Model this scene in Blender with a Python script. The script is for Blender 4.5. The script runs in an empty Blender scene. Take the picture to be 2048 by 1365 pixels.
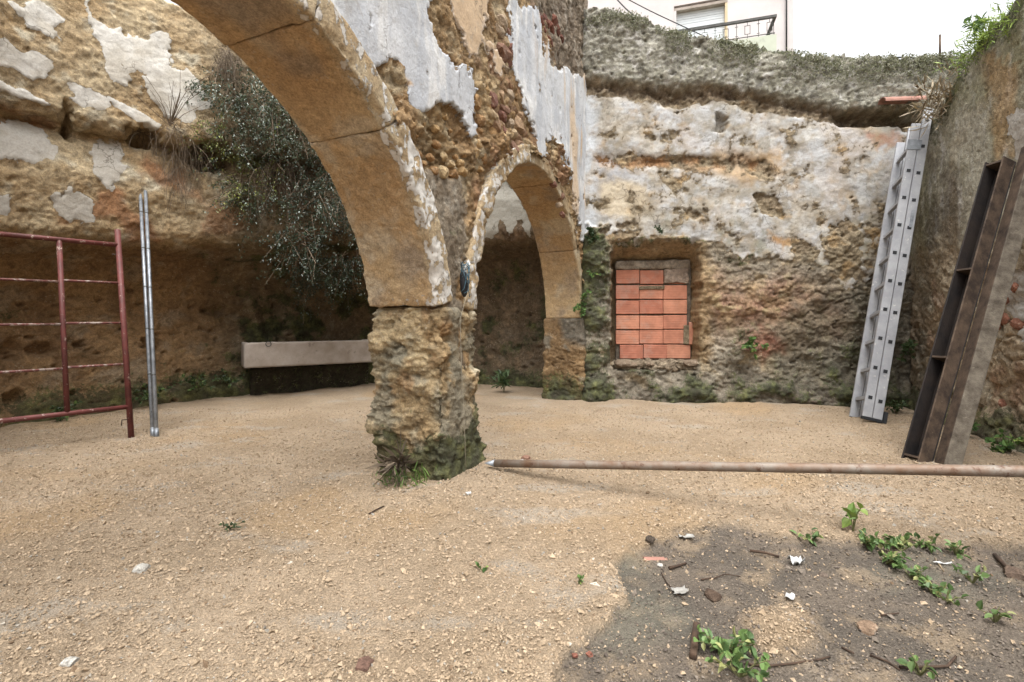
import bpy, bmesh, math, random
import numpy as np
from mathutils import Vector, Matrix

random.seed(7)
RNG = np.random.default_rng(7)
scene = bpy.context.scene
COLL = scene.collection
R = math.radians

# ------------------------------------------------------------------ camera
F = 967.0; CX = 1024.0; HY = 640.0; CH = 1.1          # focal px, horizon row, camera height (photo pixels)
cam_d = bpy.data.cameras.new('camera'); cam = bpy.data.objects.new('camera', cam_d); COLL.objects.link(cam)
cam.location = (0, 0, CH); cam.rotation_euler = (R(90), 0, 0)
cam_d.sensor_width = 36; cam_d.lens = F / 2048 * 36
cam_d.shift_y = -42.5 / 2048
cam_d.clip_end = 500; cam_d.clip_start = 0.05
scene.camera = cam
# ------------------------------------------------------------------ sky, sun, exposure
SUN_DIR = Vector((0.0, -0.34, 1.0)).normalized()
el = math.asin(SUN_DIR.z); az = math.atan2(SUN_DIR.x, SUN_DIR.y)
world = bpy.data.worlds.new('World'); scene.world = world; world.use_nodes = True
wn = world.node_tree; wn.nodes.clear()
sky = wn.nodes.new('ShaderNodeTexSky'); sky.sky_type = 'NISHITA'; sky.sun_disc = False
sky.sun_elevation = el; sky.sun_rotation = az; sky.air_density = 1.0; sky.dust_density = 6.0; sky.ozone_density = 1.0
hsv = wn.nodes.new('ShaderNodeHueSaturation'); hsv.inputs['Saturation'].default_value = 0.10
bg = wn.nodes.new('ShaderNodeBackground'); bg.inputs['Strength'].default_value = 0.15
wo = wn.nodes.new('ShaderNodeOutputWorld')
wn.links.new(sky.outputs[0], hsv.inputs['Color']); wn.links.new(hsv.outputs[0], bg.inputs['Color']); wn.links.new(bg.outputs[0], wo.inputs[0])
sl = bpy.data.lights.new('sun', 'SUN'); sl.energy = 0.75; sl.angle = R(60); sl.color = (1.0, 0.97, 0.92)
so = bpy.data.objects.new('sun', sl); COLL.objects.link(so)
so.rotation_euler = SUN_DIR.to_track_quat('Z', 'Y').to_euler(); so.location = (3, -2, 9)
scene.view_settings.view_transform = 'Standard'; scene.view_settings.look = 'None'
scene.view_settings.gamma = 1.0; scene.view_settings.use_curve_mapping = False
scene.view_settings.exposure = 1.64
scene.render.engine = 'CYCLES'
scene.cycles.max_bounces = 8; scene.cycles.diffuse_bounces = 5

# ------------------------------------------------------------------ helpers
def lin(c):
    c = np.asarray(c, dtype=np.float32) / 255.0
    return np.where(c <= 0.04045, c / 12.92, ((c + 0.055) / 1.055) ** 2.4)
ALB = 0.74; DESAT = 0.16        # photo tones to surface colours
def C(r, g, b, f=1.0):
    c = lin((r, g, b)) * ALB * f; l = float(c @ np.array((.2126, .7152, .0722)))
    return (c * (1 - DESAT) + l * DESAT).astype(np.float32)
def C4(r, g, b, f=1.0): return tuple(float(x) for x in C(r, g, b, f)) + (1.0,)
def ss(a, b, x):
    t = np.clip((x - a) / (b - a), 0, 1); return t * t * (3 - 2 * t)
def mix(a, b, t):
    t = np.asarray(t)
    if np.ndim(a) >= 1 and np.shape(a)[-1] == 3: t = t[..., None]
    elif np.ndim(b) >= 1 and np.shape(b)[-1] == 3 and np.ndim(b) > np.ndim(t): t = t[..., None]
    return a * (1 - t) + b * t

def _h(ix, iy, iz, seed):
    h = (ix.astype(np.uint32) * np.uint32(0x8da6b343)) ^ (iy.astype(np.uint32) * np.uint32(0xd8163841)) ^ (iz.astype(np.uint32) * np.uint32(0xcb1ab31f)) ^ np.uint32((seed * 0x9e3779b1) & 0xffffffff)
    h ^= h >> np.uint32(15); h *= np.uint32(0x2c1b3c6d); h ^= h >> np.uint32(12); h *= np.uint32(0x297a2d39); h ^= h >> np.uint32(15)
    return h
def perlin(p, seed=0):
    p = np.asarray(p, dtype=np.float32)
    sh = p.shape[:-1]; p = p.reshape(-1, 3)
    i = np.floor(p); f = p - i; i = i.astype(np.int32)
    w = f * f * f * (f * (f * 6 - 15) + 10)
    out = np.zeros(len(p), np.float32)
    for dx in (0, 1):
        wx = w[:, 0] if dx else 1 - w[:, 0]
        for dy in (0, 1):
            wy = w[:, 1] if dy else 1 - w[:, 1]
            for dz in (0, 1):
                wz = w[:, 2] if dz else 1 - w[:, 2]
                h = _h(i[:, 0] + dx, i[:, 1] + dy, i[:, 2] + dz, seed)
                gx = (h & 1023).astype(np.float32) / 511.5 - 1
                gy = ((h >> 10) & 1023).astype(np.float32) / 511.5 - 1
                gz = ((h >> 20) & 1023).astype(np.float32) / 511.5 - 1
                out += wx * wy * wz * (gx * (f[:, 0] - dx) + gy * (f[:, 1] - dy) + gz * (f[:, 2] - dz))
    return (out * 1.4).reshape(sh)
def fbm(p, o=4, seed=0, gain=0.5):
    p = np.asarray(p, dtype=np.float32); r = 0; a = 1.0; t = 0
    for k in range(o):
        r = r + a * perlin(p * (2.03 ** k) + 17.3 * k, seed + k); t += a; a *= gain
    return r / t * 1.6
def ridged(p, o=3, seed=0):
    r = 0; a = 1.0; t = 0
    for k in range(o):
        r = r + a * (1 - 2.2 * np.abs(perlin(p * (2.1 ** k) + 9.1 * k, seed + k))); t += a; a *= 0.5
    return r / t
def worley(p, seed=0):
    p = np.asarray(p, dtype=np.float32); sh = p.shape[:-1]; p = p.reshape(-1, 3)
    i = np.floor(p).astype(np.int32)
    f1 = np.full(len(p), 9., np.float32); f2 = f1.copy(); rid = np.zeros(len(p), np.float32)
    for dx in (-1, 0, 1):
        for dy in (-1, 0, 1):
            for dz in (-1, 0, 1):
                c = i + np.array((dx, dy, dz), np.int32)
                h = _h(c[:, 0], c[:, 1], c[:, 2], seed)
                q = np.stack([(h & 1023), ((h >> 10) & 1023), ((h >> 20) & 1023)], -1).astype(np.float32) / 1023.
                d = np.sqrt(((c + q - p) ** 2).sum(-1))
                near = d < f1
                f2 = np.where(near, f1, np.minimum(f2, d)); rid = np.where(near, ((h >> 5) & 255) / 255., rid); f1 = np.minimum(f1, d)
    return f1.reshape(sh), f2.reshape(sh), rid.reshape(sh)

def proj(P):
    d = np.maximum(P[..., 1], 0.05)
    return CX + F * P[..., 0] / d, HY - F * (P[..., 2] - CH) / d
def at(x, y, d): return Vector(((x - CX) / F * d, d, CH + (HY - y) / F * d))
def sdf(px, py, poly):
    sh = px.shape; q = np.stack([px.ravel(), py.ravel()], -1).astype(np.float32)
    poly = np.asarray(poly, np.float32); n = len(poly)
    dist = np.full(len(q), 1e9, np.float32); ins = np.zeros(len(q), bool)
    for k in range(n):
        a = poly[k]; b = poly[(k + 1) % n]; e = b - a; w = q - a
        t = np.clip((w @ e) / max(1e-6, float(e @ e)), 0, 1)
        dd = w - t[:, None] * e; dist = np.minimum(dist, (dd ** 2).sum(-1))
        c = ((a[1] > q[:, 1]) != (b[1] > q[:, 1]))
        if abs(e[1]) > 1e-9: ins ^= c & (q[:, 0] < e[0] * (q[:, 1] - a[1]) / e[1] + a[0])
    s = np.sqrt(dist); return np.where(ins, -s, s).reshape(sh)
def patch(px, py, poly, soft=8.0): return np.clip(0.5 - sdf(px, py, poly) / (2 * soft), 0, 1)

def mesh_np(name, V, Fq, attrs=None, smooth=True):
    V = np.asarray(V, np.float32).reshape(-1, 3); Fq = np.asarray(Fq, np.int32); k = Fq.shape[1]
    me = bpy.data.meshes.new(name)
    me.vertices.add(len(V)); me.vertices.foreach_set('co', V.ravel())
    me.loops.add(Fq.size); me.loops.foreach_set('vertex_index', Fq.ravel())
    me.polygons.add(len(Fq)); me.polygons.foreach_set('loop_start', np.arange(0, Fq.size, k, dtype=np.int32))
    if smooth: me.polygons.foreach_set('use_smooth', np.ones(len(Fq), bool))
    else: me.polygons.foreach_set('use_smooth', np.zeros(len(Fq), bool))
    for an, av in (attrs or {}).items():
        av = np.asarray(av, np.float32).reshape(len(V), -1)
        if av.shape[1] == 3: av = np.concatenate([av, np.ones((len(V), 1), np.float32)], 1)
        a = me.attributes.new(an, 'FLOAT_COLOR', 'POINT'); a.data.foreach_set('color', np.ascontiguousarray(av).ravel())
    me.update(calc_edges=True)
    return me
def grid_faces(nu, nv, keep=None):
    i, j = np.meshgrid(np.arange(nu - 1), np.arange(nv - 1), indexing='ij')
    a = i * nv + j; f = np.stack([a, a + nv, a + nv + 1, a + 1], -1)
    if keep is not None: f = f[keep]
    return f.reshape(-1, 4)
def compact(V, Fq, attrs):
    used = np.unique(Fq); m = np.full(len(V), -1, np.int64); m[used] = np.arange(len(used))
    return V[used], m[Fq], {k: v.reshape(len(V), -1)[used] for k, v in (attrs or {}).items()}
def link(name, me, mat, parent=None, label=None, cat=None, group=None, kind=None):
    o = bpy.data.objects.new(name, me); COLL.objects.link(o)
    if me is not None and mat is not None and len(me.materials) == 0: me.materials.append(mat)
    if parent is not None:
        o.parent = parent; o.matrix_parent_inverse = parent.matrix_basis.inverted()
    if label: o['label'] = label
    if cat: o['category'] = cat
    if group: o['group'] = group
    if kind: o['kind'] = kind
    return o
def empty(name, loc, label, cat, group=None):
    o = bpy.data.objects.new(name, None); COLL.objects.link(o); o.location = loc; o.empty_display_size = 0.1
    o['label'] = label; o['category'] = cat
    if group: o['group'] = group
    return o
class MB:
    """collects plain pieces into one mesh"""
    def __init__(s): s.v = []; s.f = []
    def box(s, o, ex, ey, ez):
        o, ex, ey, ez = map(Vector, (o, ex, ey, ez)); b = len(s.v)
        for k in range(8): s.v.append(o + ex * (k & 1) + ey * (k >> 1 & 1) + ez * (k >> 2 & 1))
        s.f += [tuple(b + i for i in q) for q in ((0, 2, 3, 1), (4, 5, 7, 6), (0, 1, 5, 4), (2, 6, 7, 3), (0, 4, 6, 2), (1, 3, 7, 5))]
        return s
    def tube(s, pts, r, n=8, cap=True):
        pts = [Vector(p) for p in pts]; b = len(s.v); m = len(pts)
        rr = r if isinstance(r, (list, tuple)) else [r] * m
        up = None
        for i, p in enumerate(pts):
            t = (pts[min(i + 1, m - 1)] - pts[max(i - 1, 0)]).normalized()
            if up is None: up = t.orthogonal().normalized()
            up = (up - t * up.dot(t)).normalized(); w = t.cross(up)
            for k in range(n):
                a = 2 * math.pi * k / n; s.v.append(p + (up * math.cos(a) + w * math.sin(a)) * rr[i])
        for i in range(m - 1):
            for k in range(n):
                s.f.append((b + i * n + k, b + i * n + (k + 1) % n, b + (i + 1) * n + (k + 1) % n, b + (i + 1) * n + k))
        if cap:
            s.f.append(tuple(b + k for k in range(n))[::-1]); s.f.append(tuple(b + (m - 1) * n + k for k in range(n)))
        return s
    def build(s, name, mat, parent=None, smooth=False, bevel=0, **kw):
        me = bpy.data.meshes.new(name); me.from_pydata([tuple(v) for v in s.v], [], s.f)
        bm = bmesh.new(); bm.from_mesh(me); bmesh.ops.recalc_face_normals(bm, faces=bm.faces)
        if bevel: bmesh.ops.bevel(bm, geom=list(bm.edges), offset=bevel, segments=1, affect='EDGES', profile=0.5)
        bm.to_mesh(me); bm.free()
        if smooth:
            me.polygons.foreach_set('use_smooth', np.array([len(p.vertices) == 4 for p in me.polygons]))
        return link(name, me, mat, parent, **kw)

# ------------------------------------------------------------------ materials
def newmat(name):
    m = bpy.data.materials.new(name); m.use_nodes = True; nt = m.node_tree
    b = nt.nodes['Principled BSDF']; b.inputs['Roughness'].default_value = 0.9
    b.inputs['Specular IOR Level'].default_value = 0.25
    return m, nt, b
def node(nt, t, **kw):
    n = nt.nodes.new(t)
    for k, v in kw.items(): setattr(n, k, v)
    return n
def noise(nt, scale, detail=5, rough=0.6, coord=None, dist=0.0):
    n = node(nt, 'ShaderNodeTexNoise'); n.inputs['Scale'].default_value = scale; n.inputs['Detail'].default_value = detail
    n.inputs['Roughness'].default_value = rough; n.inputs['Distortion'].default_value = dist
    if coord is not None: nt.links.new(coord, n.inputs['Vector'])
    return n.outputs['Fac']
def maprange(nt, v, a, b, c=0.0, d=1.0):
    n = node(nt, 'ShaderNodeMapRange'); n.inputs['From Min'].default_value = a; n.inputs['From Max'].default_value = b
    n.inputs['To Min'].default_value = c; n.inputs['To Max'].default_value = d; nt.links.new(v, n.inputs['Value']); return n.outputs[0]
def mathn(nt, op, a, b):
    n = node(nt, 'ShaderNodeMath', operation=op)
    for k, x in enumerate((a, b)):
        if hasattr(x, 'is_output'): nt.links.new(x, n.inputs[k])
        else: n.inputs[k].default_value = x
    return n.outputs[0]
def mixn(nt, f, a, b, blend='MIX'):
    n = node(nt, 'ShaderNodeMix', data_type='RGBA', blend_type=blend)
    for k, x in ((0, f), (6, a), (7, b)):
        if hasattr(x, 'is_output'): nt.links.new(x, n.inputs[k])
        else: n.inputs[k].default_value = x
    return n.outputs[2]
def bump(nt, h, strength, dist, b):
    n = node(nt, 'ShaderNodeBump'); n.inputs['Strength'].default_value = strength; n.inputs['Distance'].default_value = dist
    nt.links.new(h, n.inputs['Height']); nt.links.new(n.outputs[0], b.inputs['Normal']); return n
def obj_coord(nt): return node(nt, 'ShaderNodeTexCoord').outputs['Object']
def attr(nt, name):
    n = node(nt, 'ShaderNodeAttribute'); n.attribute_name = name; return n.outputs['Color']

def masonry(name, bump_d=0.012, lo=0.58, hi=1.32):
    m, nt, b = newmat(name); co = obj_coord(nt)
    sep = node(nt, 'ShaderNodeSeparateColor'); nt.links.new(attr(nt, 'Mask'), sep.inputs[0])
    n1 = noise(nt, 26, 6, 0.7, co); n2 = noise(nt, 95, 4, 0.7, co); n3 = noise(nt, 7, 4, 0.6, co)
    vary = maprange(nt, n2, 0.3, 0.72, 0.62, 1.25); vary2 = maprange(nt, n1, 0.3, 0.7, 0.74, 1.2)
    v12 = mathn(nt, 'MULTIPLY', vary, vary2)
    n4 = noise(nt, 13, 7, 0.72, co, 0.6)
    vm = maprange(nt, n4, 0.30, 0.70, lo, hi)
    v12 = mathn(nt, 'MULTIPLY', v12, vm)
    rock = mixn(nt, 1.0, attr(nt, 'Col'), v12, 'MULTIPLY')
    ag = node(nt, 'ShaderNodeTexVoronoi'); ag.inputs['Scale'].default_value = 34; nt.links.new(co, ag.inputs['Vector'])
    agm = mathn(nt, 'MULTIPLY', maprange(nt, ag.outputs['Distance'], 0.30, 0.22), maprange(nt, n3, 0.5, 0.62, 0, 0.45))
    rock = mixn(nt, agm, rock, C4(196, 182, 156))
    pv = maprange(nt, noise(nt, 55, 5, 0.75, co), 0.32, 0.66, 0.80, 1.08)
    pl = mixn(nt, 1.0, attr(nt, 'PCol'), pv, 'MULTIPLY')
    pb = maprange(nt, noise(nt, 9, 7, 0.75, co, 0.8), 0.52, 0.72, 0.0, 0.6); pl = mixn(nt, pb, pl, C4(168, 160, 146))
    wv = node(nt, 'ShaderNodeVectorMath', operation='MULTIPLY_ADD'); nz = node(nt, 'ShaderNodeTexNoise'); nz.inputs['Scale'].default_value = 6; nz.inputs['Detail'].default_value = 6; nt.links.new(co, nz.inputs['Vector'])
    nt.links.new(nz.outputs['Color'], wv.inputs[0]); wv.inputs[1].default_value = (.35, .35, .35); nt.links.new(co, wv.inputs[2])
    ck = node(nt, 'ShaderNodeTexVoronoi', feature='DISTANCE_TO_EDGE'); ck.inputs['Scale'].default_value = 2.6; nt.links.new(wv.outputs[0], ck.inputs['Vector'])
    ckm = mathn(nt, 'MULTIPLY', maprange(nt, ck.outputs['Distance'], 0.016, 0.006), maprange(nt, noise(nt, 1.7, 2, .5, co), 0.53, .6, 0, .6))
    pl = mixn(nt, ckm, pl, C4(96, 84, 68))
    # fine dark lichen specks on the plaster
    sp = maprange(nt, noise(nt, 38, 7, 0.8, co), 0.60, 0.68)
    pl = mixn(nt, mathn(nt, 'MULTIPLY', sp, 0.55), pl, C4(120, 112, 98))
    pm = mathn(nt, 'ADD', sep.outputs[0], mathn(nt, 'MULTIPLY', mathn(nt, 'SUBTRACT', n1, 0.5), 0.7))
    pm = maprange(nt, pm, 0.47, 0.53)
    col = mixn(nt, pm, rock, pl)
    mo = mathn(nt, 'ADD', sep.outputs[1], mathn(nt, 'MULTIPLY', mathn(nt, 'SUBTRACT', n1, 0.5), 1.3))
    mo = maprange(nt, mo, 0.42, 0.62)
    cr = node(nt, 'ShaderNodeValToRGB'); nt.links.new(n3, cr.inputs[0])
    cr.color_ramp.elements[0].position = 0.35; cr.color_ramp.elements[0].color = C4(52, 52, 32)
    cr.color_ramp.elements[1].position = 0.68; cr.color_ramp.elements[1].color = C4(112, 116, 52)
    e = cr.color_ramp.elements.new(0.5); e.color = C4(72, 80, 44)
    mcol = mixn(nt, 1.0, cr.outputs[0], v12, 'MULTIPLY')
    col = mixn(nt, mathn(nt, 'MULTIPLY', mo, 0.85), col, mcol)
    nt.links.new(col, b.inputs['Base Color'])
    h = mathn(nt, 'ADD', mathn(nt, 'MULTIPLY', n1, 1.0), mathn(nt, 'MULTIPLY', n2, 0.45))
    keep = maprange(nt, pm, 0, 1, 1.0, 0.30)
    h = mathn(nt, 'MULTIPLY', h, keep)
    bump(nt, h, 0.9, bump_d, b)
    return m
M_WALL = masonry('weathered_masonry', 0.028)
M_STONE = masonry('cut_stone', 0.014, 0.84, 1.14)

def simple(name, c1, c2, scale=8, rough=0.8, metal=0.0, bump_s=0.3, bump_d=0.003, spec=0.3, lo=0.35, hi=0.65, c3=None, s3=30, t3=(0.6, 0.66)):
    m, nt, b = newmat(name); co = obj_coord(nt)
    f = maprange(nt, noise(nt, scale, 6, 0.65, co), lo, hi)
    col = mixn(nt, f, c1, c2)
    if c3 is not None:
        g = maprange(nt, noise(nt, s3, 5, 0.7, co), t3[0], t3[1]); col = mixn(nt, g, col, c3)
    nt.links.new(col, b.inputs['Base Color']); b.inputs['Roughness'].default_value = rough; b.inputs['Metallic'].default_value = metal
    b.inputs['Specular IOR Level'].default_value = spec
    bump(nt, noise(nt, scale * 6, 4, 0.7, co), bump_s, bump_d, b)
    return m
M_REDPAINT = simple('worn_red_paint', C4(128, 62, 56), C4(96, 48, 44), 9, 0.6, 0, 0.3, 0.002, 0.35, c3=C4(188, 165, 150), s3=26, t3=(0.60, 0.65))
M_REDWORN = simple('flaking_red_paint', C4(132, 70, 62), C4(100, 58, 52), 9, 0.65, 0, 0.3, 0.002, 0.35, c3=C4(176, 160, 148), s3=16, t3=(0.5, 0.58))
M_RUSTPIPE = simple('rusty_grey_pipe', C4(150, 140, 128), C4(128, 96, 70), 7, 0.6, 0.25, 0.3, 0.002, c3=C4(104, 70, 48), s3=18, t3=(0.56, 0.68))
M_GALV = simple('galvanised_steel', C4(168, 174, 180), C4(128, 134, 142), 14, 0.5, 0.55, 0.2, 0.001, c3=C4(95, 95, 95), s3=40, t3=(0.64, 0.7))
M_ALU = simple('scuffed_aluminium', C4(184, 186, 190), C4(156, 158, 164), 5, 0.5, 0.2, 0.15, 0.001, c3=C4(222, 220, 212), s3=22, t3=(0.64, 0.67))
M_BLACK = simple('black_plastic_and_hole_shade', C4(30, 32, 36), C4(44, 46, 50), 20, 0.6)  # also paints the shade inside the ladder's open rung ends
M_RUST = simple('dark_rusty_steel', C4(112, 92, 74), C4(66, 54, 46), 11, 0.75, 0.2, 0.6, 0.004, c3=C4(150, 130, 110), s3=34, t3=(0.64, 0.74))
M_DARKSTEEL = simple('black_steel', C4(36, 32, 32), C4(58, 48, 42), 6, 0.7, 0.1, 0.5, 0.004)  # inner faces of the open channel, darker than its near flange
M_OLDBOARD = simple('grey_scaled_steel', C4(136, 126, 110), C4(88, 78, 66), 11, 0.85, 0.1, 0.8, 0.006, c3=C4(160, 150, 132), s3=40, t3=(0.62, 0.74))
M_CONC = simple('trough_concrete', C4(186, 174, 162), C4(160, 146, 132), 5, 0.9, 0, 0.4, 0.004, c3=C4(100, 84, 70), s3=6, t3=(0.62, 0.75))
M_TERRA = simple('terracotta', C4(176, 124, 106), C4(150, 104, 88), 12, 0.85, c3=C4(150, 140, 125), s3=20)
M_PAPER = simple('white_paper', C4(206, 206, 204), C4(176, 175, 170), 10, 0.8)
M_GREYSCRAP = simple('grey_plastic', C4(175, 172, 165), C4(140, 136, 128), 20, 0.5)
M_TWIG = simple('dead_wood', C4(92, 70, 52), C4(60, 46, 36), 20, 0.9, 0, 0.6, 0.003)
M_ROOT = simple('dry_roots', C4(132, 114, 92), C4(98, 82, 64), 6, 0.9)
M_DRYGRASS = simple('dry_straw', C4(172, 150, 112), C4(120, 100, 78), 8, 0.9)
M_RENDER = simple('pale_render', C4(226, 218, 216), C4(212, 204, 202), 1.4, 0.9, 0, 0.15, 0.002, c3=C4(186, 182, 178), s3=3, t3=(0.62, 0.78))
M_PARAPET = simple('greenish_render', C4(205, 212, 190), C4(190, 198, 176), 2, 0.9, 0, 0.15, 0.002, c3=C4(172, 176, 160), s3=5, t3=(0.6, 0.75))
M_SHUTTER = simple('white_shutter', C4(232, 238, 240), C4(222, 230, 234), 2, 0.6)
M_YELLOW = simple('cream_trim', C4(226, 204, 160), C4(210, 186, 146), 4, 0.8)
M_IRON = simple('grey_iron_rail', C4(92, 92, 88), C4(74, 74, 70), 10, 0.6, 0.3)
M_CABLE = simple('black_cable', C4(40, 40, 44), C4(60, 60, 62), 30, 0.6)
M_ROPE = simple('blue_rope', C4(84, 122, 136), C4(52, 84, 100), 60, 0.8)
M_STRING = simple('thin_string', C4(170, 160, 135), C4(140, 130, 110), 40, 0.9)
M_MORTAR = simple('grey_mortar', C4(160, 146, 126), C4(132, 120, 102), 14, 0.95, 0, 0.7, 0.006)

def brick_mat():
    m, nt, b = newmat('hollow_clay_brick'); co = obj_coord(nt)
    oi = node(nt, 'ShaderNodeObjectInfo')
    base = mixn(nt, oi.outputs['Random'], C4(222, 148, 112), C4(202, 122, 92))
    f = maprange(nt, noise(nt, 7, 5, 0.6, node(nt, 'ShaderNodeNewGeometry').outputs['Position']), 0.35, 0.7, 0.74, 1.12)
    base = mixn(nt, 1.0, base, f, 'MULTIPLY')
    wc = node(nt, 'ShaderNodeNewGeometry').outputs['Position']; d = maprange(nt, noise(nt, 4, 6, 0.7, wc), 0.54, 0.78, 0, 0.55); base = mixn(nt, d, base, C4(190, 172, 158))
    nt.links.new(base, b.inputs['Base Color'])
    w = node(nt, 'ShaderNodeTexWave', bands_direction='Z'); w.inputs['Scale'].default_value = 9.5; w.inputs['Distortion'].default_value = 0.3
    nt.links.new(co, w.inputs['Vector'])
    bump(nt, w.outputs['Fac'], 0.4, 0.003, b); return m
M_BRICK = brick_mat()

def ground_mat():
    m, nt, b = newmat('gravel_and_soil'); co = obj_coord(nt)
    sep = node(nt, 'ShaderNodeSeparateColor'); nt.links.new(attr(nt, 'Mask'), sep.inputs[0])
    n1 = noise(nt, 30, 6, 0.7, co); n2 = noise(nt, 130, 4, 0.75, co)
    v = mathn(nt, 'MULTIPLY', maprange(nt, n2, 0.3, 0.7, 0.66, 1.24), maprange(nt, n1, 0.3, 0.7, 0.82, 1.14))
    col = mixn(nt, 1.0, attr(nt, 'Col'), v, 'MULTIPLY')
    vo = node(nt, 'ShaderNodeTexVoronoi'); vo.inputs['Scale'].default_value = 110; nt.links.new(co, vo.inputs['Vector'])
    hue = maprange(nt, vo.outputs['Distance'], 0.0, 0.7, 1.10, 0.86)
    col = mixn(nt, 1.0, col, hue, 'MULTIPLY')
    nt.links.new(col, b.inputs['Base Color'])
    h = mathn(nt, 'ADD', mathn(nt, 'MULTIPLY', vo.outputs['Distance'], -0.6), n2)
    bump(nt, h, 0.9, 0.014, b); return m
M_GROUND = ground_mat()
def attr_mat(name, rough=0.9, spec=0.25, transl=0.0, vscale=60):
    m, nt, b = newmat(name); co = obj_coord(nt)
    v = maprange(nt, noise(nt, vscale, 4, 0.6, co), 0.3, 0.7, 0.75, 1.2)
    col = mixn(nt, 1.0, attr(nt, 'Col'), v, 'MULTIPLY')
    nt.links.new(col, b.inputs['Base Color']); b.inputs['Roughness'].default_value = rough; b.inputs['Specular IOR Level'].default_value = spec
    if transl:
        out = nt.nodes['Material Output']; tr = node(nt, 'ShaderNodeBsdfTranslucent'); nt.links.new(col, tr.inputs['Color'])
        mx = node(nt, 'ShaderNodeMixShader'); mx.inputs[0].default_value = transl
        nt.links.new(b.outputs[0], mx.inputs[1]); nt.links.new(tr.outputs[0], mx.inputs[2]); nt.links.new(mx.outputs[0], out.inputs['Surface'])
    return m
M_PEBBLE = attr_mat('gravel_stone', 0.92, 0.2, 0, 120)
M_LEAF = attr_mat('leaf', 0.5, 0.4, 0.25, 25)
M_GLOSSLEAF = attr_mat('glossy_leaf', 0.32, 0.6, 0.12, 25)

# ------------------------------------------------------------------ surface colour and relief
def relief(P, seed, amp=1.0, strata=1.6, pits=1.0):
    q = P * np.array((1, 1, strata), np.float32)
    big = fbm(q * 1.7, 3, seed) * 0.035
    med = fbm(q * 6, 5, seed + 11, .62) * 0.036
    f1, f2, rid = worley(q * 9, seed + 23)
    lump = (ss(0.0, 0.25, f2 - f1) - 0.6) * 0.010 * ss(-.1, .4, perlin(q * 2.1, seed + 41))
    pf, _, pr = worley(P * np.array((11, 11, 14), np.float32) + 5, seed + 29)
    pit = -ss(0.30, 0.12, pf) * (pr > 0.55) * 0.035
    rd = ridged(q * 13, 3, seed + 37) * 0.013
    lv = fbm(q * 3.4, 5, seed + 51, .62) * 3.2; fl = np.floor(lv); step = (fl + ss(.40, .60, lv - fl)) / 3.2 * 0.045      # layers that have flaked off
    return amp * (big + med * .75 + lump + pit * pits + rd + step - lv / 3.2 * .02)
def blocks(P, seed, scale=4.6):
    """irregular bedded stones: height step, tone and joint for every stone"""
    w = np.stack([perlin(P * 3.1 + 20 * i, seed + i) for i in range(3)], -1)
    f1, f2, bid = worley((P + w * .07) * np.array((scale, scale, scale * 1.45), np.float32), seed + 5)
    e = ss(.02, .13, f2 - f1); return (bid - .5) * e + (e - 1) * .45, bid, e
def tones(P, seed, a, b, c=None, scale=2.0):
    t = ss(-0.45, 0.45, fbm(P * scale, 4, seed)); col = mix(a[None, :] * np.ones(P.shape, np.float32), b, t)
    if c is not None:
        u = ss(0.12, 0.5, fbm(P * scale * 1.7 + 31, 4, seed + 5)); col = mix(col, c, u)
    return col.astype(np.float32)

# ------------------------------------------------------------------ ground
def cpoly(pts, x):
    p = np.array(pts, np.float32); return np.interp(x, p[:, 0], p[:, 1])
PATCH = [(1236, 1150), (1262, 1096), (1340, 1072), (1420, 1064), (1500, 1060), (1560, 1074), (1640, 1082), (1760, 1090), (1900, 1098), (2048, 1092), (2500, 1080), (2500, 1700), (1000, 1700), (1126, 1365), (1140, 1318), (1212, 1262), (1244, 1200)]
SAND = [(1500, 1240), (1560, 1200), (1610, 1225), (1620, 1275), (1580, 1300), (1640, 1345), (1560, 1330), (1530, 1280)]
def soil_mask(x, y):
    px = CX + F * x / np.maximum(y, .3); py = HY + F * CH / np.maximum(y, .3)
    P = np.stack([x, y, np.zeros_like(x)], -1)
    n = fbm(P * 4, 4, 71) * 26 + fbm(P * 22, 3, 75) * 9
    s = ss(9, -9, sdf(px + n * 1.3, py + n * .8, PATCH)) * (1 - .35 * ss(.25, .6, fbm(P * 5 + 9, 4, 77)))
    s = s * (1 - 0.7 * ss(30, -30, sdf(px + n * 1.8, py + n, SAND)))
    return s, px, py
def ground_h(x, y):
    P = np.stack([x, y, np.zeros_like(x)], -1).astype(np.float32)
    s, px, py = soil_mask(x, y)
    h = fbm(P * 0.8, 2, 61) * 0.02 + fbm(P * 3.5, 3, 63) * 0.012
    h = h + 0.035 * (1 - s) - 0.01
    h = h + 0.05 * np.exp(-(((x + .45) / .7) ** 2 + ((y - 3.25) / .6) ** 2))
    # shallow trench on the left, the near side is a little higher
    h = h - 0.03 * ss(0.0, 0.25, (y - (4.75 + 0.55 * (x + 3.4)))) * ss(-2.9, -3.3, x)
    rid = np.sin((x * .55 + y) * 9 + 3 * fbm(P * 1.2, 2, 66)); h = h + 0.008 * rid * (1 - s) * ss(-.2, .4, fbm(P * .7 + 4, 2, 67))
    return h, s
NR, NC = 330, 430
dd = 1.05 * (9.6 / 1.05) ** np.linspace(0, 1, NR); tt = np.linspace(-1.25, 1.25, NC)
D_, T_ = np.meshgrid(dd, tt, indexing='ij'); X_ = (D_ * T_).astype(np.float32); Y_ = D_.astype(np.float32)
H_, S_ = ground_h(X_, Y_)
P_ = np.stack([X_, Y_, np.zeros_like(X_)], -1)
H_ = H_ + ss(0.6, 0.1, worley(P_ * 70, 81)[0]) * 0.004 * (1 - 0.5 * S_) + fbm(P_ * 14, 3, 83) * 0.007
G1 = C(202, 176, 142, .86); G2 = C(186, 160, 126, .86); GO = C(198, 162, 112, .86); GG = C(184, 172, 154)
gcol = tones(P_, 85, G1, G2, None, 1.5)
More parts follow.
